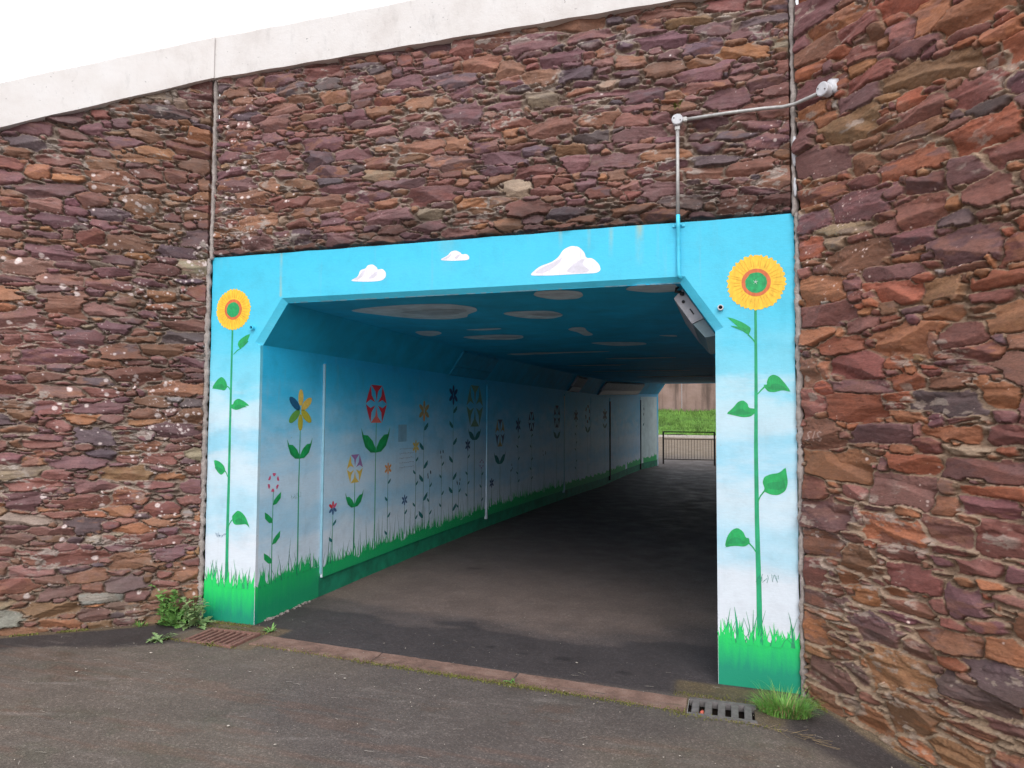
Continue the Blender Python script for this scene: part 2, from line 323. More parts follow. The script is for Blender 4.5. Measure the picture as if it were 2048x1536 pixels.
# masonry: colour per stone and per mortar patch comes with the mesh, grain is procedural
m, nt, b = new_mat('rubble_masonry')
at = nt.nodes.new('ShaderNodeAttribute'); at.attribute_name = 'stone'
g1 = ramp(nt, noise(nt, 70, 6, .75, coords(nt, (1, 1, 2.4))), [(.25, .62), (.5, 1.0), (.75, 1.42)])
g2 = ramp(nt, noise(nt, 9, 6, .7), [(.3, .82), (.7, 1.2)])
c = mix(nt, 1.0, at.outputs['Color'], g1, 'MULTIPLY'); c = mix(nt, 1.0, c, g2, 'MULTIPLY')
nt.links.new(c, b.inputs['Base Color'])
nt.links.new(ramp(nt, noise(nt, 12, 4), [(.35, .5), (.65, .9)]), b.inputs['Roughness'])
hmix = nt.nodes.new('ShaderNodeMath'); hmix.operation = 'ADD'
nt.links.new(noise(nt, 160, 6, .75, coords(nt, (1, 1, 2.0))), hmix.inputs[0]); nt.links.new(noise(nt, 45, 5, .7, coords(nt, (1, 1, 3.0))), hmix.inputs[1])
bump(nt, b, hmix.outputs[0], .55, .006)
M['stone'] = m

# ground asphalt
m, nt, b = new_mat('asphalt')
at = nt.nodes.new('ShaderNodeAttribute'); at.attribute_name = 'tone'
vo = nt.nodes.new('ShaderNodeTexVoronoi'); vo.inputs['Scale'].default_value = 130
nt.links.new(coords(nt), vo.inputs['Vector'])
vs = nt.nodes.new('ShaderNodeSeparateColor'); nt.links.new(vo.outputs['Color'], vs.inputs['Color'])
sp1 = ramp(nt, vs.outputs[0], [(0.0, .76), (.6, 1.0), (.9, 1.16), (.97, 1.55)])
sp2 = ramp(nt, noise(nt, 320, 3, .7), [(.3, .85), (.7, 1.18)])
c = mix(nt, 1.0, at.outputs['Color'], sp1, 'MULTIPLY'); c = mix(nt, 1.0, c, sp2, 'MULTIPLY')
c = mix(nt, 1.0, c, ramp(nt, noise(nt, 2.2, 7, .7), [(.3, .82), (.7, 1.18)]), 'MULTIPLY')
nt.links.new(c, b.inputs['Base Color'])
nt.links.new(ramp(nt, noise(nt, 3, 5), [(.35, .62), (.65, .88)]), b.inputs['Roughness'])
b.inputs['Specular IOR Level'].default_value = .3
bump(nt, b, vo.outputs['Distance'], .35, .004)
M['asphalt'] = m

# ------------------------------------------------------------------ numpy noise on a rectilinear grid
def sm(t): t = np.clip(t, 0, 1); return t*t*(3-2*t)
def vn(X, Z, cx, cz, seed):
    """smooth value noise in 0..1 at the grid of 1-D arrays X (columns) and Z (rows)"""
    rs = np.random.RandomState(seed)
    fx = (X - X[0]) / cx; fz = (Z - Z[0]) / cz
    G = rs.rand(int(fz[-1]) + 3, int(fx[-1]) + 3)
    ix = fx.astype(int); iz = fz.astype(int); tx = sm(fx - ix); tz = sm(fz - iz)[:, None]
    A = G[iz][:, ix]; B = G[iz][:, ix+1]; Cc = G[iz+1][:, ix]; D_ = G[iz+1][:, ix+1]
    return (A*(1-tx)+B*tx)*(1-tz) + (Cc*(1-tx)+D_*tx)*tz
def fb(X, Z, cx, cz, seed, o=3, g=.55):
    r = 0; a = 1; t = 0
    for i in range(o): r = r + a*vn(X, Z, cx/2**i, cz/2**i, seed+i*17); t += a; a *= g
    return r/t

# ------------------------------------------------------------------ rubble masonry as relief geometry
PAL = {'purple': (.158, .074, .084), 'maroon': (.185, .073, .060), 'brown': (.225, .108, .066), 'orange': (.31, .135, .065), 'dark': (.105, .075, .088),
       'tan': (.30, .235, .17), 'grey': (.27, .26, .25), 'red': (.29, .095, .052), 'rosy': (.235, .110, .098), 'ochre': (.29, .165, .085)}
def masonry(name, parent, P0, d, n, S, Z, seed, weights, keep, lichen, size=1.0, tilt_deg=0.0, dark=None, mortar_col=(.225, .165, .130), pointing=None, chalk=(), tint=(1, 1, 1), blocky=0.0):
    rs = np.random.RandomState(seed)
    s0, s1, z0, z1 = S[0], S[-1], Z[0], Z[-1]
    # 1. lay stones, big ones first, on a 1 cm occupancy raster
    q = .01; ow, oh = int((s1-s0)/q)+80, int((z1-z0)/q)+80
    occ = np.zeros((oh, ow), bool)
    stones = []
    area = (s1-s0)*(z1-z0)
    for cls, (am, asd, bm_, bsd, tries) in enumerate([(.17, .04, .052, .012, 60), (.125, .03, .034, .008, 160), (.085, .025, .026, .007, 420), (.055, .018, .018, .005, 500), (.035, .01, .013, .003, 160)]):
        for k in range(int(tries*area)):
            a = max(.02, rs.normal(am, asd))*size; bb = max(.009, rs.normal(bm_, bsd))*size
            a *= 1-.16*blocky; bb *= 1+.18*blocky
            cs = rs.uniform(s0-.05, s1+.05); cz = rs.uniform(z0-.02, z1+.02)
            th = math.radians(rs.normal(tilt_deg, 3.2 if cls < 2 else 5))
            i0 = int((cs-s0)/q)+40; j0 = int((cz-z0)/q)+40
            ra = int(a/q)+1; rb = int((bb+a*abs(math.sin(th)))/q)+1
            if i0-ra < 0 or j0-rb < 0 or i0+ra >= ow or j0+rb >= oh: continue
            yy, xx = np.mgrid[-rb:rb+1, -ra:ra+1]*q
            u = xx*math.cos(th)+yy*math.sin(th); v = -xx*math.sin(th)+yy*math.cos(th)
            mk = (np.abs(u/a)**3 + np.abs(v/bb)**3) < .80
            sub = occ[j0-rb:j0+rb+1, i0-ra:i0+ra+1]
            if (sub & mk).any(): continue
            sub |= mk
            stones.append((cs, cz, a, bb, th, rs.choice([2.4+blocky, 3.5, 5.0, 7.0]), rs.uniform(-.45, .45)*(1-.5*blocky), rs.uniform(-.6, .6)*(1-.4*blocky)))
    ST = np.array(stones); ns = len(ST)
    # 2. nearest two stones for each grid vertex
    nr, nc = len(Z), len(S)
    w1 = (fb(S, Z, .09, .05, seed+1)-.5)*.030; w2 = (fb(S, Z, .12, .05, seed+5)-.5)*.017
    w1 += (fb(S, Z, .02, .012, seed+9)-.5)*.014; w2 += (fb(S, Z, .022, .010, seed+13)-.5)*.011
    D1 = np.full((nr, nc), 9.); D2 = np.full((nr, nc), 9.); ID = np.zeros((nr, nc), int)
    def metric(ds, dz, c, s_, a, bb, p, k, tp):
        u = ds*c+dz*s_; v = -ds*s_+dz*c
        vv = v/(bb*np.clip(1+k*u/a, .35, 1.6))
        uu = u/(a*np.clip(1+tp*v/bb*.5, .6, 1.4))
        return (np.abs(uu)**p+np.abs(vv)**p)**(1/p), u, v
    for i in range(ns):
        cs, cz, a, bb, th, p, k, tp = ST[i]
        ra = a*1.55+.03; rb = bb*2.4+a*abs(math.sin(th))+.03
        a0, a1 = np.searchsorted(S, (cs-ra, cs+ra)); b0, b1 = np.searchsorted(Z, (cz-rb, cz+rb))
        if a1 <= a0 or b1 <= b0: continue
        sl = (slice(b0, b1), slice(a0, a1))
        ds = S[None, a0:a1]-cs+w1[sl]; dz = Z[b0:b1, None]-cz+w2[sl]
        dd, _, _ = metric(ds, dz, math.cos(th), math.sin(th), a, bb, p, k, tp)
        d1, d2, idd = D1[sl], D2[sl], ID[sl]
        near = dd < d1
        d2[...] = np.where(near, d1, np.minimum(d2, dd)); idd[near] = i; d1[...] = np.minimum(d1, dd)
    A = ST[ID]
    ds = S[None, :]-A[..., 0]+w1; dz = Z[:, None]-A[..., 1]+w2
    cth, sth = np.cos(A[..., 4]), np.sin(A[..., 4])
    U = ds*cth+dz*sth; V = -ds*sth+dz*cth
    gapn = fb(S, Z, .35, .2, seed+19, 3)+(0 if pointing is None else pointing(S[None, :], Z[:, None]))
    E = np.minimum((1.62-D1), (D2-D1)*.60)*A[..., 3] - .0006-.0050*sm((gapn-.44)/.25)
    # 3. relief
    def per(lo, hi): return rs.uniform(lo, hi, ns)[ID]
    h = .004+per(-.006, .028) + per(-.12, .12)*U*.35 + per(-.55, .05)*V*.55
    bed = fb(S, Z, .16, .007, seed+21, 2)-.5
    chip = fb(S, Z, .045, .03, seed+27, 4, .65)-.5
    rip = fb(S, Z, .12, .02, seed+33, 2)
    h += bed*per(.0005, .005) + chip*.007 + np.floor(rip*5)/5*per(0, .015)
    for q_ in range(3):                                                # broken facets
        h = np.minimum(h, .006+per(-.002, .026)+per(-.30, .30)*U+per(-.9, .9)*V)
    rim = 1-np.exp(-(np.clip(E, 0, 1)/.0032)**1.4)
    lump = fb(S, Z, .05, .03, seed+41, 4, .7)
    patch = sm((fb(S, Z, .45, .22, seed+51, 3)-.04+(0 if pointing is None else pointing(S[None, :], Z[:, None]))-.52)/.10)              # mortar slapped nearly flush
    above = sm((V/A[..., 3]+.25)/.9)                                   # mortar bedded on top of a stone, raked out under it
    mort = -.046 + lump*.020 + patch*.016 + above*(.031+np.clip(h, -.01, .02)*.6)
    h = np.where(E > 0, mort+(h-mort)*rim, mort)
    h = np.maximum(h, mort)
    stone_mask = (E > 0)
    # 4. colours (albedo only)
    names = list(weights); pr = np.array([weights[k] for k in names], float); pr /= pr.sum()
    pick = rs.choice(len(names), ns, p=pr); base = np.array([PAL[k] for k in names])[pick]
    base = base*.86+np.array((.190, .092, .072))*.14
    base = base*.90*rs.uniform(.78, 1.22, (ns, 1))*(1+rs.uniform(-.07, .07, (ns, 3)))
    colr = base[ID]
    al = np.array([PAL[k] for k in ('orange', 'dark', 'rosy', 'brown')])[rs.randint(0, 4, ns)][ID]
    t = sm((fb(S, Z, .09, .035, seed+61, 3)-.47)/.16)[..., None]*per(-.2, .6).clip(0, 1)[..., None]
    colr = colr*(1-t)+al*t
    colr *= (1+.35*(fb(S, Z, .12, .010, seed+71, 2)-.5))[..., None]
    mc = np.array(mortar_col)*(.78+.5*lump[..., None])*(1-.0*patch[..., None])+patch[..., None]*np.array((.05, .045, .04))
    mc = mc*np.where(vn(S, Z, .9, .5, seed+77) > .6, .8, 1.0)[..., None]
    k = np.clip(E/.003, 0, 1)[..., None]
    colr = mc*(1-k)+colr*k
    smear = (sm((fb(S, Z, .10, .05, seed+81, 4, .7)-.60)/.06)*patch)[..., None]*.75
    colr = colr*(1-smear)+np.array((.33, .28, .25))*smear
    # lichen spots
    clus = fb(S, Z, .30, .16, seed+87, 3, .6)
    for (ls0, ls1, lz0, lz1, cnt, rmin, rmax) in lichen:
        for _ in range(int(cnt*2.2)):
            cs = rs.uniform(ls0, ls1); cz = rs.uniform(lz0, lz1)
            if clus[min(nr-1, np.searchsorted(Z, cz)), min(nc-1, np.searchsorted(S, cs))] < rs.uniform(.42, .66): continue
            r = rmin*.9+(rmax-rmin)*.8*rs.rand()**7
            a0, a1 = np.searchsorted(S, (cs-r*1.5, cs+r*1.5)); b0, b1 = np.searchsorted(Z, (cz-r*1.5, cz+r*1.5))
            if a1-a0 < 1 or b1-b0 < 1: continue
            sl = (slice(b0, b1), slice(a0, a1))
            rr = np.hypot((S[None, a0:a1]-cs)/1.15, Z[b0:b1, None]-cz+0.0)+(chip[sl])*r*.8
            mm = np.clip((r-rr)/(.25*r+.0015), 0, 1)[..., None]*stone_mask[sl][..., None]*.85
            cc = np.array((.60, .50, .48))*(.75+.3*rs.rand())
            colr[sl] = colr[sl]*(1-mm)+cc*1.2*mm
    # moss and road dirt low on the wall
    dirt = (sm((.75*(fb(S, Z, .5, .3, seed+99, 3)+.35)-Z[:, None])/.35)*.55)[..., None]*(.6+.6*lump[..., None])
    dirt = np.clip(dirt, 0, .8); colr = colr*(1-dirt)+(colr*.55+np.array((.050, .038, .014)))*dirt
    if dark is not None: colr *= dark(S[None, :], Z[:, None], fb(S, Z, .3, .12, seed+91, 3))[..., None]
    for (sa, za, sb, zb_) in chalk:                                    # scratched chalk letters
        a0, a1 = np.searchsorted(S, (min(sa, sb)-.01, max(sa, sb)+.01)); b0, b1 = np.searchsorted(Z, (min(za, zb_)-.01, max(za, zb_)+.01))
        ss_, zz_ = S[None, a0:a1], Z[b0:b1, None]; L2 = (sb-sa)**2+(zb_-za)**2+1e-9
        tt = np.clip(((ss_-sa)*(sb-sa)+(zz_-za)*(zb_-za))/L2, 0, 1); dd = np.hypot(ss_-sa-tt*(sb-sa), zz_-za-tt*(zb_-za))
        mm = np.clip((.0048-dd)/.002, 0, 1)[..., None]*.40; colr[b0:b1, a0:a1] = colr[b0:b1, a0:a1]*(1-mm)+np.array((.50, .40, .38))*mm
    colr = np.clip(colr*np.array(tint), .01, .9)
    # edges of the panel fall back behind the neighbouring trim
    kp = keep(S[None, :]+0*Z[:, None], Z[:, None]+0*S[None, :], (fb(S, Z, .06, .03, seed+95, 3)-.5))
    fall = kp['fall']; h = h*(1-fall) + (-.05)*fall
    P = np.empty((nr, nc, 3)); P[..., 0] = P0[0]+S[None, :]*d[0]+h*n[0]; P[..., 1] = P0[1]+S[None, :]*d[1]+h*n[1]; P[..., 2] = Z[:, None]
    vm = kp['mask']
    fm = vm[:-1, :-1] & vm[1:, :-1] & vm[:-1, 1:] & vm[1:, 1:]
    idx = np.arange(nr*nc).reshape(nr, nc)
    F = np.stack([idx[:-1, :-1][fm], idx[:-1, 1:][fm], idx[1:, 1:][fm], idx[1:, :-1][fm]], 1)
    used = np.zeros(nr*nc, bool); used[F.ravel()] = True
    remap = np.cumsum(used)-1; F = remap[F]
    PV = P.reshape(-1, 3)[used]; CV = colr.reshape(-1, 3)[used]
    me = bpy.data.meshes.new(name)
    me.vertices.add(len(PV)); me.vertices.foreach_set('co', PV.astype(np.float32).ravel())
    me.loops.add(F.size); me.loops.foreach_set('vertex_index', F.astype(np.int32).ravel())
    me.polygons.add(len(F)); me.polygons.foreach_set('loop_start', np.arange(0, F.size, 4, dtype=np.int32))
    me.update(calc_edges=True)
    at = me.color_attributes.new('stone', 'FLOAT_COLOR', 'POINT')
    at.data.foreach_set('color', np.hstack([CV, np.ones((len(CV), 1))]).astype(np.float32).ravel())
    me.shade_smooth(); me.materials.append(M['stone'])
    o = bpy.data.objects.new(name, me); COL.objects.link(o); o.parent = parent; o.location = -parent.location
    return o

def lin(*seg):
    out = []
    for a, b_, st in seg: out += list(np.arange(a, b_, st))
    out.append(seg[-1][1]); return np.array(out)

TOPZ, SLOPE, CAPH = 4.35, .43, .355
def coping_z(s): return TOPZ - SLOPE*max(0, s)

# middle wall over the portal
headwall = empty('retaining_wall', (2.2, 0, 2.9), label='purple and brown rubble stone wall over the turquoise tunnel mouth, between the two joints', cat='stone wall')
def keep_mid(S, Z, w):
    f = np.maximum(1-sm((Z-(HT+.004+w*.03))/.014), np.maximum(1-sm((S-.012)/.012), 1-sm((W-.012-S)/.012)))
    return dict(mask=(Z > HT-.03) & (Z < TOPZ+.03), fall=f)
lich_mid = [(0, .5, 2.9, 4.2, 260, .003, .022), (0, 1.6, 2.9, 3.5, 160, .003, .016), (3.8, 4.4, 2.9, 3.5, 140, .003, .014), (0, 4.4, 2.9, 4.3, 120, .003, .016)]
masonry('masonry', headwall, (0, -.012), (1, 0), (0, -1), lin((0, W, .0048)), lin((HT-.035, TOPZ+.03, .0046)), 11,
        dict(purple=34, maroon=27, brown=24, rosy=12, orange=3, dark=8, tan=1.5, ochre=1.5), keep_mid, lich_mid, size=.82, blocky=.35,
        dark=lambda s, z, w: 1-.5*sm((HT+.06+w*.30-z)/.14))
# left wing
LW0, LD, LN = (0.0, -.03), (-.8, -.6), (.6, -.8)
leftwall = empty('retaining_wall', (-1, -.8, 0), label='left wing of the stone wall, spotted with white lichen, running towards the viewer', cat='stone wall')
def keep_left(S, Z, w):
    top = TOPZ - SLOPE*S
    return dict(mask=(Z < top+.03), fall=1-sm((S-.012-w*.02)/.010))
lich_l = [(0, .75, .7, 3.6, 1100, .002, .020), (0, 1.6, 0, 4.2, 620, .003, .028), (.0, .45, 1.2, 3.2, 700, .002, .016), (0, 5, 0, 4, 300, .004, .03)]
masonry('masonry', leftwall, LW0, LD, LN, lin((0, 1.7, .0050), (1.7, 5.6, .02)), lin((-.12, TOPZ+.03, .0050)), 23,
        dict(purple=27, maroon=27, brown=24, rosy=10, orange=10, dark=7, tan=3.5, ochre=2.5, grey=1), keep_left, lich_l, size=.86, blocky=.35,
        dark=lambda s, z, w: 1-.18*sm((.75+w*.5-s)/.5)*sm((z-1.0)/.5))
# right wing
RW0, RD, RN = (4.402, -.03), (.69, -.724), (-.724, -.69)
rightwall = empty('retaining_wall', (5.1, -.8, 0), label='right wing of the stone wall with large reddish slabs, nearest the viewer', cat='stone wall')
def keep_right(S, Z, w):
    return dict(mask=(Z < TOPZ - SLOPE*S + .03), fall=1-sm((S-.010-w*.02)/.010))
lich_r = [(0, .5, 2.3, 2.9, 200, .002, .010), (0, 1.4, 0, 3.6, 260, .002, .012)]
def chalk_word(s0, z0, w, h):
    S_ = [(1, .9, .5, 1), (.5, 1, 0, .8), (0, .8, .5, .5), (.5, .5, 1, .25), (1, .25, .5, 0), (.5, 0, 0, .1)]; I_ = [(.5, 0, .5, 1)]; out = []
    for k, ch in enumerate((S_, I_, S_)):
        for a, b2, c_, d_ in ch: out.append((s0+(k*1.35+a)*w, z0+b2*h, s0+(k*1.35+c_)*w, z0+d_*h))
    return out
masonry('masonry', rightwall, RW0, RD, RN, lin((0, 1.5, .0042), (1.5, 5.4, .02)), lin((-.26, 2.2, .0046), (2.2, TOPZ+.03, .0052)), 37,
        dict(purple=22, maroon=27, brown=24, rosy=13, orange=15, dark=5, tan=2, red=15, ochre=2, grey=1), keep_right, lich_r, size=1.1,
        mortar_col=(.24, .175, .125), chalk=chalk_word(.055, 1.475, .030, .055), tint=(1.08, .98, .92), blocky=1.0, pointing=lambda s, z: .24*sm((1.25-z)/.7)+0*s)

# copings
def coping(parent, P0, d, n, s0, s1, top_fn, name='coping'):
    b_ = MB(); k = 40
    prof = lambda z: [(.045, z), (.045, z+CAPH-.02), (.030, z+CAPH), (-.26, z+CAPH+.01), (-.26, z)]
    loops = []
    for i in range(k+1):
        s = s0+(s1-s0)*i/k; z = top_fn(s)+.003*math.sin(i*1.7)
        loops.append([(P0[0]+s*d[0]+o*n[0], P0[1]+s*d[1]+o*n[1], zz) for o, zz in prof(z)])
    n0 = len(b_.v)
    for L in loops: b_.v += L
    for i in range(k):
        for j in range(5):
            j2 = (j+1) % 5; b_.f.append((n0+i*5+j, n0+i*5+j2, n0+(i+1)*5+j2, n0+(i+1)*5+j))
    b_.f.append(tuple(range(n0, n0+5))); b_.f.append(tuple(n0+k*5+j for j in reversed(range(5))))
    return b_.build(name, M['coping'], parent)
coping(headwall, (0, -.012), (1, 0), (0, -1), .006, W-.006, lambda s: TOPZ)
coping(leftwall, LW0, LD, LN, .004, 5.6, lambda s: TOPZ-SLOPE*s)
coping(rightwall, RW0, RD, RN, .010, 5.4, lambda s: TOPZ-SLOPE*s)

# mortar joints where the wings meet the middle wall
def wobble_strip(name, mat, parent, P, n, w, zs, amp=.006, depth=.02, seed=1):
    rr = random.Random(seed); b_ = MB(); rows = []
    tx, ty = -n[1], n[0]
    for z in zs:
        a = -w/2+rr.uniform(-amp, amp); c_ = w/2+rr.uniform(-amp, amp); dd = depth+rr.uniform(-.005, .005)
        rows.append([(P[0]+tx*a-n[0]*.03, P[1]+ty*a-n[1]*.03, z), (P[0]+tx*a*.7+n[0]*dd, P[1]+ty*a*.7+n[1]*dd, z), (P[0]+tx*c_*.7+n[0]*dd, P[1]+ty*c_*.7+n[1]*dd, z), (P[0]+tx*c_-n[0]*.03, P[1]+ty*c_-n[1]*.03, z)])
    k = len(b_.v)
    for r in rows: b_.v += r
    for i in range(len(rows)-1):
        for j in range(3): b_.f.append((k+i*4+j, k+i*4+j+1, k+(i+1)*4+j+1, k+(i+1)*4+j))
    b_.f.append((k+3, k+2, k+1, k)); e = k+(len(rows)-1)*4; b_.f.append((e, e+1, e+2, e+3))
    return b_.build(name, mat, parent, smooth=True)
wobble_strip('joint_sealant', M['mortar'], headwall, (.004, -.012), (.3, -.954), .028, np.arange(HT-.02, TOPZ+.2, .03), seed=3)
wobble_strip('joint_sealant', M['mortar'], headwall, (W+.002, -.012), (-.38, -.925), .030, np.arange(HT-.02, TOPZ+.2, .03), seed=4)
wobble_strip('joint_sealant', M['mortar'], leftwall, (-.016, -.022), (.5, -.866), .040, np.arange(-.05, HT, .025), amp=.010, depth=.014, seed=5)
wobble_strip('joint_sealant', M['mortar'], rightwall, (W+.012, -.018), (-.38, -.925), .036, np.arange(-.12, HT, .025), amp=.010, depth=.014, seed=6)
b_ = MB()
for z0_, z1_, r_ in ((3.17, 3.36, .017), (2.98, 3.10, .010)):
    zs = np.linspace(z0_, z1_, 9); b_.tube([(W+.004, -.036, z) for z in zs], [r_*(.35+.65*math.sin(math.pi*i/8))+.002*(i % 2) for i in range(9)], 10)
b_.build('sealant_blob', M['sealant'], headwall, smooth=True)

# ------------------------------------------------------------------ pedestrian underpass (one concrete box with its paint)
WALLP = [(.03, .48), (1.2, .48), (2.4, .482), (3.6, .50), (5.2, .552), (7.2, .67), (9.26, .82), (11.0, .96), (12.7, 1.13), (14.3, 1.30), (15.9, 1.53), (17.3, 1.88)]
_wy = np.array([p[0] for p in WALLP]); _wx = np.array([p[1] for p in WALLP])
def wx(y): return float(np.interp(y, _wy, _wx))
def rise(y): return float(np.interp(y, [-50, 12, 15.9, 17.6, 19.5, 34, 60], [0, 0, .15, .20, .25, .80, 1.2]))
def ss(t): t = min(1, max(0, t)); return t*t*(3-2*t)
def ground_z(x, y):
    return -.0127*min(5, max(0, x)) - .085*ss((x-4.15)/.8)*ss(-y/.7) + rise(y)
Hh, Hc = 2.165, 2.49
underpass = empty('pedestrian_underpass', (W/2, 0, 0), label='painted concrete pedestrian underpass, turquoise sky and flower mural around its dark opening', cat='underpass')

# portal face with chamfered lintel edge
def portal():
    rr = random.Random(2)
    outer = [(W, -.2)] + [(W-rr.uniform(0, .008), z) for z in np.arange(.1, HT-.05, .12)] + [(W-.004, HT-.015), (W-.02, HT)] + \
            [(x, HT-rr.uniform(0, .006)) for x in np.arange(W-.2, .1, -.15)] + [(.02, HT), (.002, HT-.02)] + [(rr.uniform(0, .008), z) for z in np.arange(HT-.15, .05, -.12)] + [(0, -.2)]
    fo = [(.48, -.2), (.48, 2.160), (.430, 2.185), (.667, 2.527), (W-.667, 2.527), (W-.430, 2.185), (W-.48, 2.160), (W-.48, -.2)]
    bo = [(.48, -.2), (.48, 2.160), (.48, 2.165), (.70, 2.492), (W-.70, 2.492), (W-.48, 2.165), (W-.48, 2.160), (W-.48, -.2)]
    b_ = MB(); k = 0; no = len(outer)
    b_.v = [(x, 0, z) for x, z in outer] + [(x, 0, z) for x, z in fo] + [(x, .032, z) for x, z in bo] + [(x, .05, z) for x, z in outer]
    b_.f.append(tuple(reversed(list(range(no + 8)))))
    for i in range(7): b_.f.append((no+i, no+i+1, no+8+i+1, no+8+i))
    q = no+16
    for i in range(no-1): b_.f.append((i, i+1, q+i+1, q+i))
    return b_.build('portal_face', M['portal'], underpass)
portal()

def sweep(name, mat, fn, ys, parent=underpass, smooth=False):
    b_ = MB(); n = None
    for y in ys:
        L = fn(y); n = len(L); b_.v += [(x, y, z) for x, z in L]
    for i in range(len(ys)-1):
        for j in range(n):
            j2 = (j+1) % n; b_.f.append((i*n+j, i*n+j2, (i+1)*n+j2, (i+1)*n+j))
    b_.f.append(tuple(reversed(range(n)))); b_.f.append(tuple((len(ys)-1)*n+j for j in range(n)))
    return b_.build(name, mat, parent, smooth)
YS = sorted(set([.032] + [round(v, 3) for v in np.arange(.4, 17.3, .4)] + [17.3]))
CW = W-.96                                          # clear width
sweep('side_wall', M['tunnel'], lambda y: [(wx(y), -.3), (wx(y), Hh+rise(y)), (wx(y)-.22, Hh+rise(y)), (wx(y)-.22, -.3)], YS)
sweep('side_wall', M['tunnel_r'], lambda y: [(wx(y)+CW, -.3), (wx(y)+CW+.22, -.3), (wx(y)+CW+.22, Hh+rise(y)), (wx(y)+CW, Hh+rise(y))], YS)
sweep('ceiling', M['ceiling'], lambda y: [(wx(y)-.22, Hh+rise(y)), (wx(y), Hh+rise(y)), (wx(y)+.22, Hc+rise(y)), (wx(y)+CW-.22, Hc+rise(y)), (wx(y)+CW, Hh+rise(y)), (wx(y)+CW+.22, Hh+rise(y)), (wx(y)+CW+.22, 2.87), (wx(y)-.22, 2.87)], YS)

# cladding panels on the left side wall, hung a hand's width above the floor
def slab_on_wall(name, mat, y0, y1, z0, z1, t, parent=underpass, o0=0.002):
    ys = [y0] + [y for y in YS if y0+.05 < y < y1-.05] + [y1]
    f = lambda y: [(wx(y)+o0, z0+rise(y)), (wx(y)+t, z0+rise(y)), (wx(y)+t, z1+rise(y)), (wx(y)+o0, z1+rise(y))]
    return sweep(name, mat, f, ys, parent)
PY = [(.90, 5.09), (5.12, 9.02), (9.08, 11.0), (11.03, 12.62), (12.68, 15.70), (15.76, 17.1)]
PT = .022
M['panel_lit'] = simple('exit_daylight_paint', (.74, .86, .84), .6, .12, 4)  # last panel coloured paler, standing in for daylight at the exit
for y0, y1 in PY: slab_on_wall('wall_panel', M['panel'] if y0 < 15 else M['panel_lit'], y0, y1, .165, 2.09, PT)
slab_on_wall('edge_strip', M['strip'], .886, .898, .20, 2.08, .024)
slab_on_wall('edge_strip', M['panel'], 5.085, 5.125, .12, 2.07, .034)
slab_on_wall('edge_strip', M['strip'], 9.0, 9.06, .12, 2.05, .032)
slab_on_wall('panel_gap_dark', M['black'], 12.61, 12.69, .05, 2.0, .036)  # black strips laid over the panel gaps to paint the shade in them
slab_on_wall('panel_gap_dark', M['black'], 15.70, 15.76, .0, 2.0, .036)

# ------- paint laid on the walls: thin sheets of paint
class Plane:
    """maps mural coordinates (u, z) to a wall; off = height of the paint layer over it"""
    def __init__(s, kind): s.kind = kind
    def at(s, u, z, off):
        if s.kind == 'face': return (u, -off*.35, z)
        if s.kind == 'ceil': return (u, z, Hc - off*.5 + rise(z))
        t = PT if u > .90 else 0.0                   # 'wall': u is the distance into the tunnel
        return (wx(u)+t+off*.4, u, z)
FACE, WALL, CEIL = Plane('face'), Plane('wall'), Plane('ceil')
def poly(b_, pl, pts, off=.003): b_.face([pl.at(u, z, off) for u, z in pts])
def ell(cx, cz, rx, rz, n=20, rot=0, a0=0):
    out = []
    for i in range(n):
        a = 2*math.pi*i/n+a0; x = rx*math.cos(a); z = rz*math.sin(a); out.append((cx+x*math.cos(rot)-z*math.sin(rot), cz+x*math.sin(rot)+z*math.cos(rot)))
    return out
def smooth_loop(p, it=2):
    for _ in range(it):
        q = []
        for i in range(len(p)):
            a, c_ = p[i], p[(i+1) % len(p)]
            q += [(a[0]*.8+c_[0]*.2, a[1]*.8+c_[1]*.2), (a[0]*.2+c_[0]*.8, a[1]*.2+c_[1]*.8)]
        p = q
    return p
def keep_tip(p, it=2):
    """round a leaf outline but keep its first point, the tip, sharp"""
    tip = p[0]; q = smooth_loop(p, it); q.sort(key=lambda _: 0)
    i = min(range(len(q)), key=lambda k: (q[k][0]-tip[0])**2+(q[k][1]-tip[1])**2)
    return q[:i]+[tuple(tip)]+q[i:]
def ribbon(b_, pl, pts, w0, w1, off=.003):
    n = len(pts); L = []; R_ = []
    for i in range(n):
        a = pts[max(0, i-1)]; c_ = pts[min(n-1, i+1)]; dx, dz = c_[0]-a[0], c_[1]-a[1]; l = math.hypot(dx, dz) or 1
        w = w0+(w1-w0)*i/(n-1); L.append((pts[i][0]-dz/l*w/2, pts[i][1]+dx/l*w/2)); R_.append((pts[i][0]+dz/l*w/2, pts[i][1]-dx/l*w/2))
    for i in range(n-1): poly(b_, pl, [L[i], L[i+1], R_[i+1], R_[i]], off)

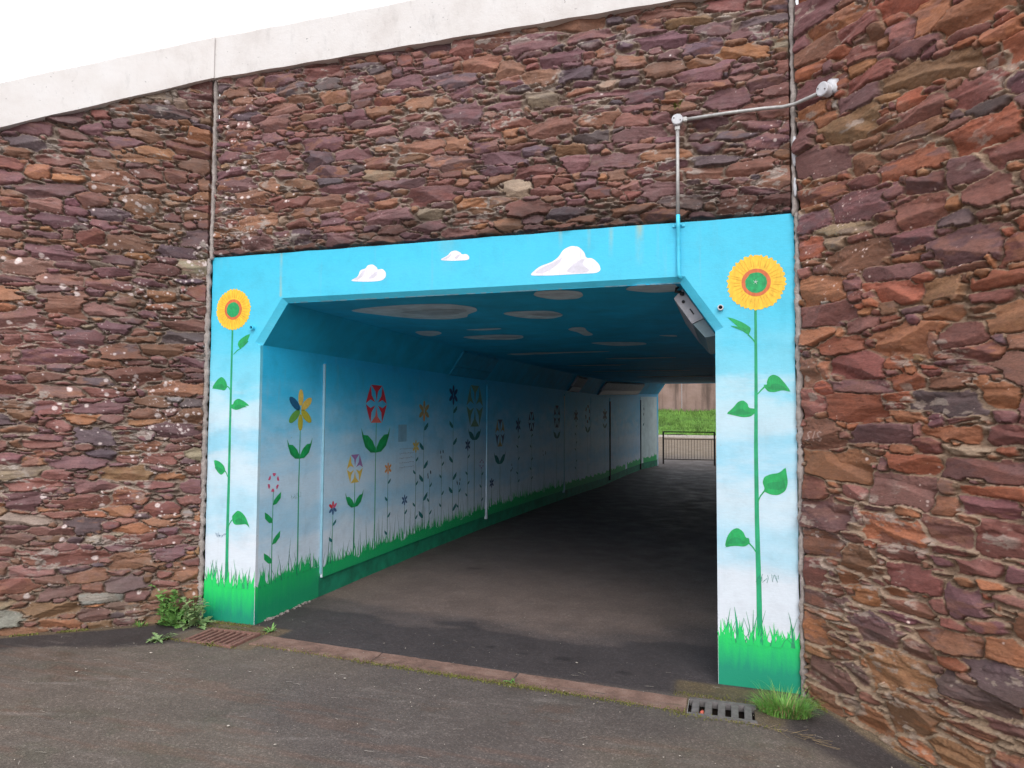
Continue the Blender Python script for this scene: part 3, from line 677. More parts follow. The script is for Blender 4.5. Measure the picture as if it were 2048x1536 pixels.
# sunflowers on the two piers
for si in range(2):
    D['stems'][si][0][1] += .04
    st = MB(); ribbon(st, FACE, D['stems'][si], .015, .034 if si else .030, .0035)
    st_o = st.build('painted_sunflower', M['stemp'], underpass)
    st_o['label'] = 'painted sunflower on the left pier' if si == 0 else 'painted sunflower on the right pier'
    for outline, stalk in D['leaves'][si*5:si*5+5]:
        lf = MB(); poly(lf, FACE, keep_tip(outline), .0055); ribbon(lf, FACE, stalk, .006, .009, .0045)
        lf.build('leaf', M['leafp'], st_o)
        cx = sum(p[0] for p in outline)/len(outline); cz = sum(p[1] for p in outline)/len(outline)
        sh = [(cx+(p[0]-cx)*.72+ (outline[0][0]-cx)*.10, cz+(p[1]-cz)*.36-.016) for p in outline]
        s2 = MB(); poly(s2, FACE, smooth_loop(sh), .0075); s2.build('leaf_shade', M['leafd'], st_o)
    cx, cz = D['sun'][si]; R0 = .165 if si == 0 else .176
    rr = random.Random(si+5); pts = []; NP = 34
    for i in range(NP*4):
        a = 2*math.pi*i/(NP*4); ph = i % 4
        r_ = R0*(.955 if ph == 0 else (.99 if ph in (1, 3) else 1.01))+rr.uniform(-.004, .004)*(1 if si == 0 else 1.4); pts.append((cx+r_*math.cos(a)*(.99 if si == 0 else 1), cz+r_*math.sin(a)))
    h_ = MB(); poly(h_, FACE, pts, .0055); h_.build('petals', M['petal'], st_o)
    ln = MB()
    for i in range(NP):
        a = 2*math.pi*(i)/NP+rr.uniform(-.04, .04); r0 = R0*rr.uniform(.50, .60); r1 = R0*rr.uniform(.80, .95); a2 = a+rr.uniform(-.05, .05)
        ribbon(ln, FACE, [(cx+r0*math.cos(a), cz+r0*math.sin(a)), (cx+(r0+r1)/2*math.cos((a+a2)/2), cz+(r0+r1)/2*math.sin((a+a2)/2)), (cx+r1*math.cos(a2), cz+r1*math.sin(a2))], .0055, .0015, .0085)
    ln.build('petal_lines', M['petal_line'], st_o)
    g_ = MB(); poly(g_, FACE, ell(cx, cz, R0*.50, R0*.50, 36), .010); g_.build('ring', M['ring'], st_o)
    g_ = MB(); poly(g_, FACE, [(x+rr.uniform(-.002, .002), z+rr.uniform(-.002, .002)) for x, z in ell(cx, cz-.002, R0*.37, R0*.37, 32)], .0125); g_.build('disc', M['disc'], st_o)
    if si:
        g_ = MB()
        for a in (.3, 1.4, 2.6, 3.9, 5.2): ribbon(g_, FACE, [(cx-.003, cz+.003), (cx-.003+.016*math.cos(a), cz+.003+.016*math.sin(a))], .003, .001, .015)
        g_.build('scratch', M['cloudp'], st_o)
# clouds on the lintel
for i, c_ in enumerate(D['clouds']):
    g_ = MB(); poly(g_, FACE, smooth_loop(c_), .003); co = g_.build('painted_cloud', M['cloudp'], underpass)
    g_ = MB()
    for s_ in D['cshade'][i]: poly(g_, FACE, smooth_loop(s_), .005)
    g_.build('cloud_shade', M['cloudg'], co)
# clouds on the ceiling
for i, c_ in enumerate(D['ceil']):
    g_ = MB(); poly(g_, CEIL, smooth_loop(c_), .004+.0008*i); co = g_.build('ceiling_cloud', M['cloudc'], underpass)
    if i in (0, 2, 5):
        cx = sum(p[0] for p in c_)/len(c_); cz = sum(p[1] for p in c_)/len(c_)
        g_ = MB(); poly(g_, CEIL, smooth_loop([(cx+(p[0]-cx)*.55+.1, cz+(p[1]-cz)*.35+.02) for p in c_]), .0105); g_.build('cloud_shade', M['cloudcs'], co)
rr = random.Random(44)
for y_ in (4.5, 5.6, 6.8, 8.3, 10.2, 12.4):
    for k_ in range(2):
        x_ = wx(y_)+rr.uniform(.7, 2.7); g_ = MB()
        poly(g_, CEIL, smooth_loop([(x_+math.cos(a)*rr.uniform(.3, .6), y_+math.sin(a)*rr.uniform(.08, .16)) for a in np.arange(0, 6.2, .7)]), .014+.003*k_+.0004*y_); g_.build('ceiling_cloud', M['cloudc'], underpass)

# painted grass
def grass_band(pl, u0, u1, zb, zt, amp, seed, mat, name, step=.012, bf=1.0, rz=False):
    rr = random.Random(seed); b_ = MB(); u = u0; prev = zt
    while u < u1-1e-6:
        w = min(step*rr.uniform(.6, 1.5)*bf, u1-u)
        base = zt+amp*.30*(math.sin(u*7/bf+seed)+math.sin(u*19/bf+1.3))+rr.uniform(-.15, .15)*amp
        k = rr.random(); sp = max(prev, base)+amp*(rr.uniform(.9, 1.5) if k < .18 else rr.uniform(.15, .7))
        ln = rr.uniform(-.6, 1.4); off = rise(u) if rz else 0; tip = min(max(u+w*ln, u0), u1)
        poly(b_, pl, [(u, zb+off), (u, prev+off), (tip, sp+off), (u+w, base+off), (u+w, zb+off)], .003+.00022*(len(b_.f) % 7))
        prev = base; u += w
    return b_.build(name, mat, underpass)
def tall_blades(pl, us, hmin, hmax, seed, name, zb=.2, lean=.05, w=.007, mat=None, rz=False):
    rr = random.Random(seed); b_ = MB()
    for u in us:
        h = rr.uniform(hmin, hmax); l = rr.uniform(-lean, lean); o = rise(u) if rz else 0
        u2 = min(max(u+l, us[0]-.02), us[-1]+.02)
        ribbon(b_, pl, [(u, zb+o), ((u*.65+u2*.35), zb+h*.55+o), (u2, zb+h+o)], w*rr.uniform(.8, 1.8), .0012, .0048+.00009*(len(b_.f) % 97))
    return b_.build(name, mat or M['blade'], underpass)
grass_band(FACE, .002, .478, -.03, .285, .040, 3, M['gpaint'], 'painted_grass')
grass_band(FACE, W-.478, W-.002, -.09, .235, .040, 8, M['gpaint'], 'painted_grass')
rr = random.Random(12)
tall_blades(FACE, sorted([rr.uniform(.03, .45) for _ in range(26)]), .06, .22, 4, 'painted_blades', .262)
tall_blades(FACE, sorted([rr.uniform(W-.45, W-.03) for _ in range(24)]), .06, .22, 5, 'painted_blades', .212)
tall_blades(FACE, [.085, .10, .155], .14, .20, 14, 'painted_blades', .265, .05, .016, M['stemp'])
tall_blades(FACE, [W-.36, W-.345], .14, .22, 15, 'painted_blades', .215, .02, .016, M['stemp'])
rr2 = random.Random(77)
for (a_, b2_, zt_, sd) in ((.01, .47, .27, 31), (W-.47, W-.01, .22, 32)):
    tall_blades(FACE, sorted([rr2.uniform(a_, b2_) for _ in range(70)]), .06, .15, sd, 'painted_blades', zt_-.012, .03, .012, M['gpaint'])
grass_band(WALL, .034, .897, -.01, .285, .045, 5, M['gpaint_in'], 'painted_grass')
grass_band(WALL, .905, 5.05, .165, .255, .045, 6, M['gpaint_in'], 'painted_grass', .016)
grass_band(WALL, 5.15, 9.0, .165, .275, .05, 7, M['gpaint_in'], 'painted_grass', .03)
grass_band(WALL, 9.1, 17.08, .165, .29, .05, 9, M['gpaint_in'], 'painted_grass', .07, rz=True)
g_ = MB()                                              # green base coat below the panels, darkened to paint in their shadow
ys_ = [.874]+[y for y in YS if .9 < y < 17.2]+[17.2]
for a, c_ in zip(ys_[:-1], ys_[1:]): g_.face([(wx(a)+.003, a, -.02+rise(a)), (wx(c_)+.003, c_, -.02+rise(c_)), (wx(c_)+.003, c_, .18+rise(c_)), (wx(a)+.003, a, .18+rise(a))])
g_.build('painted_base_band', simple('base_band_shade_green', (.006, .20, .11), .7, .4, 6), underpass)
g_ = MB(); g_.face([(.4825, .001, -.1), (.4825, .034, -.1), (.4825, .034, .27), (.4825, .001, .29)]); g_.face([(W-.4825, .001, -.1), (W-.4825, .034, -.1), (W-.4825, .034, .22), (W-.4825, .001, .24)]); g_.build('painted_reveal', M['gpaint'], underpass)
us = []
u = .06
while u < 9: us.append(u); u += rr.uniform(.03, .10)*(1+u*.12)
tall_blades(WALL, sorted([rr2.uniform(.05, .86) for _ in range(60)]), .06, .15, 33, 'painted_blades', .272, .04, .014, M['gpaint_in'])
tall_blades(WALL, sorted([rr2.uniform(.93, 5.0) for _ in range(200)]), .06, .15, 34, 'painted_blades', .246, .04, .016, M['gpaint_in'])
tall_blades(WALL, sorted([rr2.uniform(5.2, 9.0) for _ in range(110)]), .06, .18, 35, 'painted_blades', .262, .06, .02, M['gpaint_in'])
tall_blades(WALL, us, .06, .33, 21, 'painted_blades', .262, .06, .008, M['blade_dk'])

def flower(Y, Z, w, h, kind, pal, zs, lk, lv, i):
    rr = random.Random(i*3+1); mats = {'yel': ['ylp', 'dblue', 'green', 'olive', 'olive', 'ylp'], 'pink': ['pink'], 'mix': ['red', 'red', 'blu', 'blu', 'blu', 'pink'], 'org': ['org'], 'blu': ['blu'], 'yl2': ['ylp'],
            'brn': ['brn', 'brn', 'brn', 'org'], 'drk': ['drk'], 'nvy': ['nvy'], 'pur': ['pur'], 'olv': ['olv'], 'dk2': ['dk2', 'brn'], 'red': ['red'], 'yp': ['ylp']}[pal]
    far = Y > 5; sw = .012 if lk == 'V' and not far else .008
    r0 = rise(Y) if Y > 12 else 0
    st = MB(); ribbon(st, WALL, [(Y, Z-h*.5), (Y+rr.uniform(-.01, .01), (Z+zs)/2), (Y, zs-.02)], sw*.8, sw*1.5, .0052)
    root = st.build('painted_flower', M['p_stem'] if (i > 4 or far) else M['stemp'], underpass)
    parts = {}
    def g(m_): return parts.setdefault(m_, MB())
    if kind == 'petal':
        for k in range(6):
            a = math.pi/2+k*math.pi/3; pr = .30
            poly(g(mats[k % len(mats)]), WALL, ell(Y+w*pr*math.cos(a)*1.02, Z+h*pr*math.sin(a), .20*(w*abs(math.cos(a))+h*abs(math.sin(a))), .115*min(w, h), 14, math.atan2(h*math.sin(a), w*math.cos(a))), .0055)
    elif kind == 'ring':
        for k in range(6):
            a = math.pi/3*k+.1; a2 = a+.62
            p = [(Y+w*.5*math.cos(a), Z+h*.5*math.sin(a)), (Y+w*.5*math.cos((a+a2)/2), Z+h*.5*math.sin((a+a2)/2)), (Y+w*.5*math.cos(a2), Z+h*.5*math.sin(a2)), (Y+w*.34*math.cos(a2-.1), Z+h*.34*math.sin(a2-.1)), (Y+w*.34*math.cos(a+.1), Z+h*.34*math.sin(a+.1))]
            poly(g(mats[0]), WALL, p, .0055)
    elif kind == 'dots':
        for k in range(5):
            a = rr.uniform(0, 6.28); poly(g(mats[0]), WALL, ell(Y+w*.4*math.cos(a), Z+h*.4*math.sin(a), .012, .022, 8), .0055)
    else:                                                # six-sided parasol blossom: six wedges with pale gaps
        hexa = [(-.27, .5), (.27, .5), (.5, 0), (.27, -.5), (-.27, -.5), (-.5, 0)]
        for k in range(6):
            p, q_ = hexa[k], hexa[(k+1) % 6]
            mx, mz = (p[0]+q_[0])/2, (p[1]+q_[1])/2
            P_ = [(p[0]*.96+mx*.04, p[1]*.96+mz*.04), (q_[0]*.96+mx*.04, q_[1]*.96+mz*.04)]
            tri = [P_[0], (mx*1.02, mz*1.0), P_[1], (mx*.45+q_[0]*.22, mz*.45+q_[1]*.22), (mx*.16, mz*.16), (mx*.45+p[0]*.22, mz*.45+p[1]*.22)]
            if pal == 'yp': cm = 'pur' if k in (0, 1) else 'ylp'
            elif pal == 'red': cm = 'coral' if k == 3 else 'red'
            else: cm = mats[k % len(mats)]
            poly(g(cm), WALL, [(Y+x*w, Z+z*h) for x, z in tri], .0055)
    for m_, b2 in parts.items(): b2.build('petals', M['p_'+m_], root)
    if lk == 'V' and lv:
        lz, lw, lh = lv; lb = MB()
        for s_ in (-1, 1):
            p = [(s_*.5, .5), (s_*.46, .15), (s_*.36, -.25), (s_*.18, -.48), (0, -.5), (s_*.02, -.30), (s_*.12, -.02), (s_*.28, .20), (s_*.42, .22)]
            poly(lb, WALL, [(Y+x*lw, lz+z*lh) for x, z in p], .0058)
        lb.build('leaves', M['leafp'] if not far and i < 5 else M['p_teal'], root)
        if i < 5:
            lb = MB()
            for s_ in (-1, 1):
                p = [(s_*.5, .5), (s_*.46, .15), (s_*.36, -.25), (s_*.18, -.48), (0, -.5), (s_*.16, -.36), (s_*.31, -.16), (s_*.41, .15)]
                poly(lb, WALL, [(Y+x*lw, lz+z*lh) for x, z in p], .0075)
            lb.build('leaf_shade', M['leafd'], root)
    elif lk == 'alt':
        lb = MB(); z = Z-h*.5-.09; s_ = 1
        L_ = .085 if i in (1, 11, 8) else .048
        while z > zs+.06:
            p = [(s_*1.0, .95), (s_*.95, .35), (s_*.45, -.12), (0, -.2), (s_*.1, .25), (s_*.5, .62)]
            poly(lb, WALL, [(Y+x*L_*(1.2+Y*.06), z+zz*L_) for x, zz in p], .0058)
            z -= rr.uniform(.13, .24); s_ = -s_
        if lb.f: lb.build('leaves', M['leafp'] if i == 1 else M['p_teal'], root)
    return root
for i, fl in enumerate(D['flowers']): flower(*fl, i)

# faded notice and signatures
g_ = MB(); poly(g_, WALL, [(2.36, 1.33), (2.56, 1.33), (2.56, 1.52), (2.36, 1.52)], .0035); nb = g_.build('faded_notice', simple('faded_blue', (.22, .42, .56), .7, .15), underpass)
g_ = MB(); rr = random.Random(9)
for r_ in range(5):
    u = 2.40
    while u < 2.74:
        l = rr.uniform(.012, .05); z = 1.25-r_*.052; ribbon(g_, WALL, [(u, z), (u+l*.5, z+rr.uniform(-.006, .006)), (u+l, z)], .009, .006, .0042); u += l+.014
g_.build('faded_lettering', simple('faded_ink', (.30, .40, .50), .8, .1), nb)
def scribble(pl, u, z, sc, seed, mat, name='signature', n=7):
    rr = random.Random(seed); b_ = MB()
    for k in range(n):
        cx = u+(k-n/2)*.014*sc; p = [(cx+rr.uniform(-.010, .012)*sc, z+rr.uniform(-.02, .02)*sc) for _ in range(4)]
        ribbon(b_, pl, p, .0022, .0022, .0058)
    return b_.build(name, mat, underpass)
scribble(FACE, .155, .665, 1.0, 1, M['p_dblue']); scribble(FACE, 4.225, .62, 1.4, 2, M['p_stem']); scribble(WALL, .52, .93, 1.4, 3, M['p_stem'])

# small spalls of bare plaster along the lintel arris and pier corner
rr = random.Random(31); g_ = MB()
for k in range(46):
    x = rr.uniform(.72, W-.72); l = rr.uniform(.01, .10)
    g_.face([(x, .0285, 2.4945), (x+l, .0285, 2.4945), (x+l*.8, .0335, 2.4885), (x+l*.2, .0335, 2.4885)])
g_.build('flaked_edge', M['strip'], underpass)
# rubble and exposed concrete at the foot of the left pier
g_ = MB()
for k in range(34):
    y = rr.uniform(.10, .75); r_ = rr.uniform(.004, .016); x = wx(y)+.004+rr.uniform(0, .03)
    vs = [(x+r_*math.cos(a)*rr.uniform(.7, 1.2), y+r_*1.4*math.sin(a), ground_z(x, y)+r_*hh) for hh in (0, .9) for a in np.arange(0, 6.2, 1.26)]
    g_.prism(vs[:5], vs[5:])
g_.build('crumbled_render', M['mortar'], underpass)

# ------------------------------------------------------------------ bulkhead lights on the haunches
def bulkhead(side, y0, y1, mat, label, cat='light fitting', group=None, t=.075, endcap=True, dm=None):
    xm = (lambda y: wx(y)+CW-.11) if side > 0 else (lambda y: wx(y)+.11)
    o = empty('bulkhead_light', (xm(y0), y0, 2.33), label=label, cat=cat, group=group)
    e = Vector((-.22*side, .325)).normalized(); nn = Vector((-e.y*side, -abs(e.x)))     # along the haunch, away from it
    def P(y, a, q): 
        bx = wx(y)+(CW if side > 0 else 0); bz = Hh+rise(y)
        return (bx+e.x*a+nn.x*q, y, bz+e.y*a+nn.y*q)
    def solid(pts, ya, yb, name, m_, par):
        b2 = MB(); b2.prism([P(ya, *p) for p in pts], [P(yb, *p) for p in pts]); return b2.build(name, m_, par)
    solid([(.13, .004), (.375, .004), (.355, t), (.145, t)], y0, y1, 'housing', mat, o)
    solid([(-.01, .004), (.128, .004), (.140, t*.96), (.02, t*.80)], y0+.01, y1-.01, 'diffuser', dm or M['diff'], o)
    if endcap:
        b2 = MB()
        for (a, q_, r_) in ((.30, t*.55, .011),): 
            c0 = P(y0-.004, a, q_); b2.tube([(c0[0], c0[1], c0[2]), (c0[0], c0[1]+.006, c0[2])], r_, 14)
        b2.prism([P(y0-.003, *p) for p in ((.19, t*.42), (.235, t*.42), (.235, t*.52), (.19, t*.52))], [P(y0+.003, *p) for p in ((.19, t*.42), (.235, t*.42), (.235, t*.52), (.19, t*.52))])
        b2.build('cable_entry', M['black'], o)
        b2 = MB(); b2.tube([P(y0-.012, .36, .02), P(y0-.014, .385, .05), P(y0-.01, .40, .03), P(y0+.02, .41, .01)], .010, 8); b2.tube([P(y0-.012, .355, .018), P(y0-.016, .34, .03)], .014, 8)
        b2.build('cable', M['black'], o, smooth=True)
    return o
bulkhead(1, .16, 1.45, M['fix'], 'grey bulkhead light housing in the upper right corner just inside the tunnel mouth', t=.085)
bulkhead(-1, 3.75, 5.05, M['fixblue'], 'shallow blue painted bulkhead light on the left haunch, the nearest of that row', group='bulkhead lights along the left haunch', endcap=False, dm=M['fixblue'], t=.028)
bulkhead(-1, 9.3, 10.0, M['fix'], 'small pale bulkhead light on the left haunch midway down the tunnel', group='bulkhead lights along the left haunch', endcap=False, t=.05)
bulkhead(-1, 11.6, 15.4, M['fix'], 'long pale bulkhead light on the left haunch close to the far tunnel exit', group='bulkhead lights along the left haunch', endcap=False, t=.05)

# ------------------------------------------------------------------ conduit and junction boxes
conduit = empty('electrical_conduit', (3.69, -.06, 3.54), label='thin grey conduit with two round junction boxes running down to the tunnel lintel', cat='conduit')
bx, bz = 3.692, 3.541; cyf = -.052
b_ = MB(); b_.tube([(bx, cyf, bz-.03), (bx, cyf, 3.2), (bx, cyf, HT+.035), ], .0115, 12)
b_.tube([(bx+.03, cyf, bz+.002), (4.0, cyf, bz+.012), (4.22, cyf-.004, bz+.012), (4.335, cyf-.012, bz+.004), (4.40, -.095, bz+.0), (4.475, -.170, bz-.004), (4.52, -.218, bz-.006)], .0115, 12)
b_.build('steel_pipe', M['galv'], conduit, smooth=True)
b_ = MB(); b_.tube([(bx, cyf, HT+.035), (bx, cyf+.010, HT-.05), (bx, -.022, HT-.09), (bx, -.022, 2.60), (bx, -.022, 2.535), (bx+.012, -.012, 2.51)], .0125, 12); b_.build('painted_pipe', M['turq_pipe'], conduit, smooth=True)
def jbox(c, nrm, r=.034, mat='galv'):
    c = Vector(c); n_ = Vector(nrm).normalized(); b2 = MB()
    b2.tube([c-n_*.03, c+n_*.020, c+n_*.0201, c+n_*.028, c+n_*.032], [r*.92, r*.92, r*1.04, r*1.04, r*.9], 28)
    o = b2.build('junction_box', M['sealant'], conduit)
    t_ = n_.cross(Vector((0, 0, 1))).normalized(); b3 = MB()
    for s_ in (-1, 1): q_ = c+t_*s_*r*.6+Vector((0, 0, s_*r*.25)); b3.tube([q_+n_*.030, q_+n_*.036], .0045, 8)
    b3.build('screw', M['iron'], o)
jbox((bx, cyf, bz), (0, -1, 0)); jbox((4.553, -.255, 3.535), RN + (0,) if False else (-.724, -.69, 0), .040)
b_ = MB(); b_.box((bx-.016, cyf-.016, bz-.065), (bx+.016, cyf+.016, bz-.035), .004); b_.box((bx+.033, cyf-.015, bz-.013), (bx+.062, cyf+.015, bz+.017), .004); b_.build('coupler', M['galv'], conduit)
b_ = MB(); b_.box((bx-.040, -.012, 2.852), (bx+.040, -.002, 2.872), .003); b_.tube([(bx-.018, -.012, 2.862), (bx-.013, -.036, 2.862), (bx+.013, -.036, 2.862), (bx+.018, -.012, 2.862)], .007, 8); b_.build('pipe_clip', M['turq_pipe'], conduit)
# patch of mortar behind the second box
b_ = MB(); c = Vector((4.588, -.250, 3.555)); rr = random.Random(4)
t_ = Vector((.69, -.724, 0)); nv = Vector((-.724, -.69, 0)); ring0 = []; ring1 = []
for k in range(18):
    a = 2*math.pi*k/18; r_ = .062*rr.uniform(.75, 1.15); ring0.append(c+t_*r_*math.cos(a)*.75+Vector((0, 0, r_*math.sin(a)))-nv*.02); ring1.append(c+t_*r_*.6*math.cos(a)*.75+Vector((0, 0, r_*.6*math.sin(a)))+nv*.014)
b_.prism(ring0, ring1); b_.build('mortar_patch', M['sealant'], rightwall, smooth=True)

for (x, z, lab, mm) in ((.410, 2.300, 'short pipe stub poking out beside the left sunflower of the tunnel mouth', 'turq_pipe'), (3.950, 2.310, 'short pale pipe stub left of the larger sunflower at the tunnel mouth', 'sealant')):
    o = empty('pipe_stub', (x, 0, z), label=lab, cat='pipe', group='pipe stubs in the portal face')
    b_ = MB(); k_ = 16; b_.tube([(x, .0, z), (x, -.032, z)], .018, k_, cap=False)
    v0 = len(b_.v); b_.tube([(x, -.032, z), (x, -.0, z)], .0125, k_, cap=False)
    for j in range(k_):
        a0 = 2*math.pi*j/k_; a1 = 2*math.pi*(j+1)/k_
        b_.face([(x+.018*math.cos(a0), -.032, z+.018*math.sin(a0)), (x+.018*math.cos(a1), -.032, z+.018*math.sin(a1)), (x+.0125*math.cos(a1), -.032, z+.0125*math.sin(a1)), (x+.0125*math.cos(a0), -.032, z+.0125*math.sin(a0))])
    b_.build('pipe', M[mm], o)
    b_ = MB(); b_.tube([(x, -.010, z), (x, -.002, z)], .0124, k_); b_.build('plug', M['black'], o)

# ------------------------------------------------------------------ ground sheet with two grated pits
GL = (.255, .665, -.485, -.185); GR = (3.755, 4.118, -.525, -.295)
def axis(pts):
    out = []
    for a, b2, st in pts: out += list(np.arange(a, b2-1e-9, st))
    out.append(pts[-1][1]); return out
gx = axis([(-70, -10, 10), (-10, -2, .5), (-2, 6.4, .022), (6.4, 12, .5), (12, 72, 10)])
gy = axis([(-60, -8, 4), (-8, -3, .5), (-3, 1.6, .022), (1.6, 4, .06), (4, 20, .25), (20, 60, 2), (60, 160, 20)])
def snap(arr, vals):
    for v in vals:
        i = int(np.argmin([abs(a-v) for a in arr])); arr[i] = v
    return np.array(sorted(arr))
gx = snap(gx, [GL[0], GL[1], GR[0], GR[1]]); gy = snap(gy, [GL[2], GL[3], GR[2], GR[3]])
XX, YY = np.meshgrid(gx, gy)
def vss(t): t = np.clip(t, 0, 1); return t*t*(3-2*t)
ZZ = -.0127*np.clip(XX, 0, 5)-.085*vss((XX-4.15)/.8)*vss(-YY/.7)+np.interp(YY, [-50, 12, 15.9, 17.6, 19.5, 34, 60], [0, 0, .15, .20, .25, .80, 1.2])
near = (np.abs(XX-2) < 5) & (YY > -4) & (YY < 4)
und = fb(gx-gx[0]*1.0, gy, .55, .55, 5, 4)
ZZ = ZZ+np.where(near, (und-.5)*.012, 0)
ZZ = np.where((XX > GL[0]-.03) & (XX < GL[1]+.03) & (YY > GL[2]-.03) & (YY < GL[3]+.03), -.0127*XX-.004, ZZ)
ZZ = np.where((XX > GR[0]-.03) & (XX < GR[1]+.03) & (YY > GR[2]-.03) & (YY < GR[3]+.03), -.0127*XX-.004, ZZ)
n1 = fb(gx, gy, .9, .6, 101, 4); n2 = fb(gx, gy, .28, .18, 131, 4, .65); n3 = fb(gx, gy, 2.2, 1.4, 151, 3)
tone = np.empty(XX.shape+(3,)); tone[:] = (.128, .105, .089)                       # forecourt
def blend(col, f):
    f = np.clip(f, 0, 1)[..., None]; tone[:] = tone*(1-f)+np.array(col)*f
blend((.140, .112, .095), vss((n1-.45)/.2)*.7)
blend((.105, .098, .074), vss((n2-.52)/.16)*.5)
blend((.095, .080, .078), vss((n3-.5)/.15)*.6)
blend((.12, .075, .06), vss((n2-.62)/.08)*vss((n1-.4)/.2)*.5)
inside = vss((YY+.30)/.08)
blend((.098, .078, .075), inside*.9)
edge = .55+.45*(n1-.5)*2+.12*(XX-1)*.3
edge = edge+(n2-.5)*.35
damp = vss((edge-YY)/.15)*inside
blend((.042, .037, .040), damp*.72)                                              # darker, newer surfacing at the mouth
blend((.074, .060, .063), vss((YY-3.2)/3)*vss((16.5-YY)/1.5)*.9)  # deep floor coloured darker to paint in the tunnel's shade
blend((.165, .122, .105), vss((YY-edge-.05)/.4)*vss((3.4-YY)/2)*.85)              # dusty floor further in
# damp strip along the foot of the left wing and of the right wing
dl = (XX*.6-(YY+.03)*.8); sl_ = -(XX*.8+(YY+.03)*.6)
blend((.040, .034, .036), vss((.42+.5*(n1-.5)*2-dl)/.12)*vss((sl_+.35)/.2)*.85)
dr = -(XX-4.402)*.724-(YY+.03)*.69
blend((.043, .036, .038), vss((.40+.5*(n1-.5)*2-dr)/.2)*vss((XX-3.6)/.5)*vss((-YY-.15)/.2)*.85)
# silt round the grates and by the piers
def rect(x0, x1, y0, y1, f_): return vss((XX-x0)/f_)*vss((x1-XX)/f_)*vss((YY-y0)/f_)*vss((y1-YY)/f_)
blend((.17, .115, .07), rect(.10, .84, -.52, .02, .05)*(n2*1.3)*.9)
blend((.15, .11, .06), rect(3.64, 4.30, -.56, .0, .05)*(n2*1.3)*.8)
blend((.16, .085, .06), vss(((fb(gx, gy, .5, .05, 171, 3))-.60)/.05)*vss((-YY-.7)/.4)*.25)
blend((.20, .17, .155), vss(((fb(gx, gy, .35, .03, 191, 3))-.68)/.04)*vss((-YY-.45)/.3)*.25)
blend((.16, .12, .085), vss((YY-19)/2)*1.0)
for (ex, ey, el, ew) in ((.30, -1.22, .16, .012), (.62, -1.12, .09, .016), (.10, -1.38, .20, .010), (1.05, -.70, .05, .014), (2.95, -.62, .07, .03), (.35, -1.75, .22, .014), (1.9, -1.5, .12, .010), (4.1, -1.2, .10, .012)):
    ca, sa = math.cos(.32), math.sin(.32); uu_ = (XX-ex)*ca+(YY-ey)*sa; vv_ = -(XX-ex)*sa+(YY-ey)*ca
    blend((.34, .29, .27), np.exp(-(uu_/el)**2-(vv_/ew)**2)*vss((n2-.40)/.14)*.32)
for wl in (dl, dr): blend((.15, .11, .07), vss((.055+.05*(n2-.5)-np.abs(wl-.02))/.03)*.8*vss((-YY-.02)/.05))
for (ex, ey, er) in ((2.9, .10, .09), (3.33, -.02, .07), (2.35, .16, .06), (2.62, .10, .06), (1.35, 2.5, .1)):
    blend((.020, .018, .020), vss((er-np.hypot(XX-ex, (YY-ey)*1.6)*(.7+n2*.6))/.05)*.6)
hole = np.zeros((len(gy)-1, len(gx)-1), bool)
cxm = (gx[1:]+gx[:-1])/2; cym = (gy[1:]+gy[:-1])/2
for g4 in (GL, GR): hole |= ((cxm > g4[0]) & (cxm < g4[1]))[None, :] & ((cym > g4[2]) & (cym < g4[3]))[:, None]
idx = np.arange(XX.size).reshape(XX.shape); fm = ~hole
F = np.stack([idx[:-1, :-1][fm], idx[:-1, 1:][fm], idx[1:, 1:][fm], idx[1:, :-1][fm]], 1)
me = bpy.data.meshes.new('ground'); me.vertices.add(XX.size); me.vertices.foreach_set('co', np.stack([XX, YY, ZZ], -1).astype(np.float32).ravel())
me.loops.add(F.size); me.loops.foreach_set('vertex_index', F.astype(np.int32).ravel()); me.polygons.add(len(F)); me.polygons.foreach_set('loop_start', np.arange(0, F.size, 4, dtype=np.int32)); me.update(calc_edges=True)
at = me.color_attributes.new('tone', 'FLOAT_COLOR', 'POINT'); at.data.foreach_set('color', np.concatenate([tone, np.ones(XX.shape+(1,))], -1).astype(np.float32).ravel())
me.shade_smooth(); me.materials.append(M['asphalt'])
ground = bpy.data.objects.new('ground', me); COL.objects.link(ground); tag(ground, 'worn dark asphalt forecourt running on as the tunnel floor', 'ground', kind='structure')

# reddish concrete channel across the mouth
b_ = MB(); rr = random.Random(8)
segs = [(.735, 1.705), (1.715, 2.690), (2.702, 3.745)]
def ch_y(x): return -.200-(x-.74)*.040
for x0, x1 in segs:
    for (o0, o1, hh, sl2) in ((.0, -.100, .008, -.006), (-.103, -.185, .002, .005)):
        top = []; bot = []
        n_ = 24; fr = [(x0+(x1-x0)*i/n_, ch_y(x0+(x1-x0)*i/n_)+o0+rr.uniform(-.004, .004)) for i in range(n_+1)]; bk = [(x0+(x1-x0)*i/n_, ch_y(x0+(x1-x0)*i/n_)+o1+rr.uniform(-.004, .004)) for i in range(n_, -1, -1)]
        lp = fr+bk
        b_.prism([(x, y, -.0127*x-.04) for x, y in lp], [(x, y, -.0127*x+hh+(sl2 if k > n_ else 0)) for k, (x, y) in enumerate(lp)])
m, nt, b = new_mat('silted_concrete')
c = ramp(nt, noise(nt, 7, 7, .7), [(.3, (.10, .062, .050)), (.5, (.21, .125, .098)), (.72, (.29, .195, .158))])
c = mix(nt, 1.0, c, ramp(nt, noise(nt, 120, 4, .7), [(.3, .75), (.7, 1.25)]), 'MULTIPLY')
nt.links.new(c, b.inputs['Base Color']); b.inputs['Roughness'].default_value = .9; bump(nt, b, noise(nt, 60, 6, .7), .5, .008); M['channel'] = m
tag(b_.build('drainage_channel', m), 'reddish silted concrete channel crossing the ground in front of the tunnel', 'channel', kind='structure')

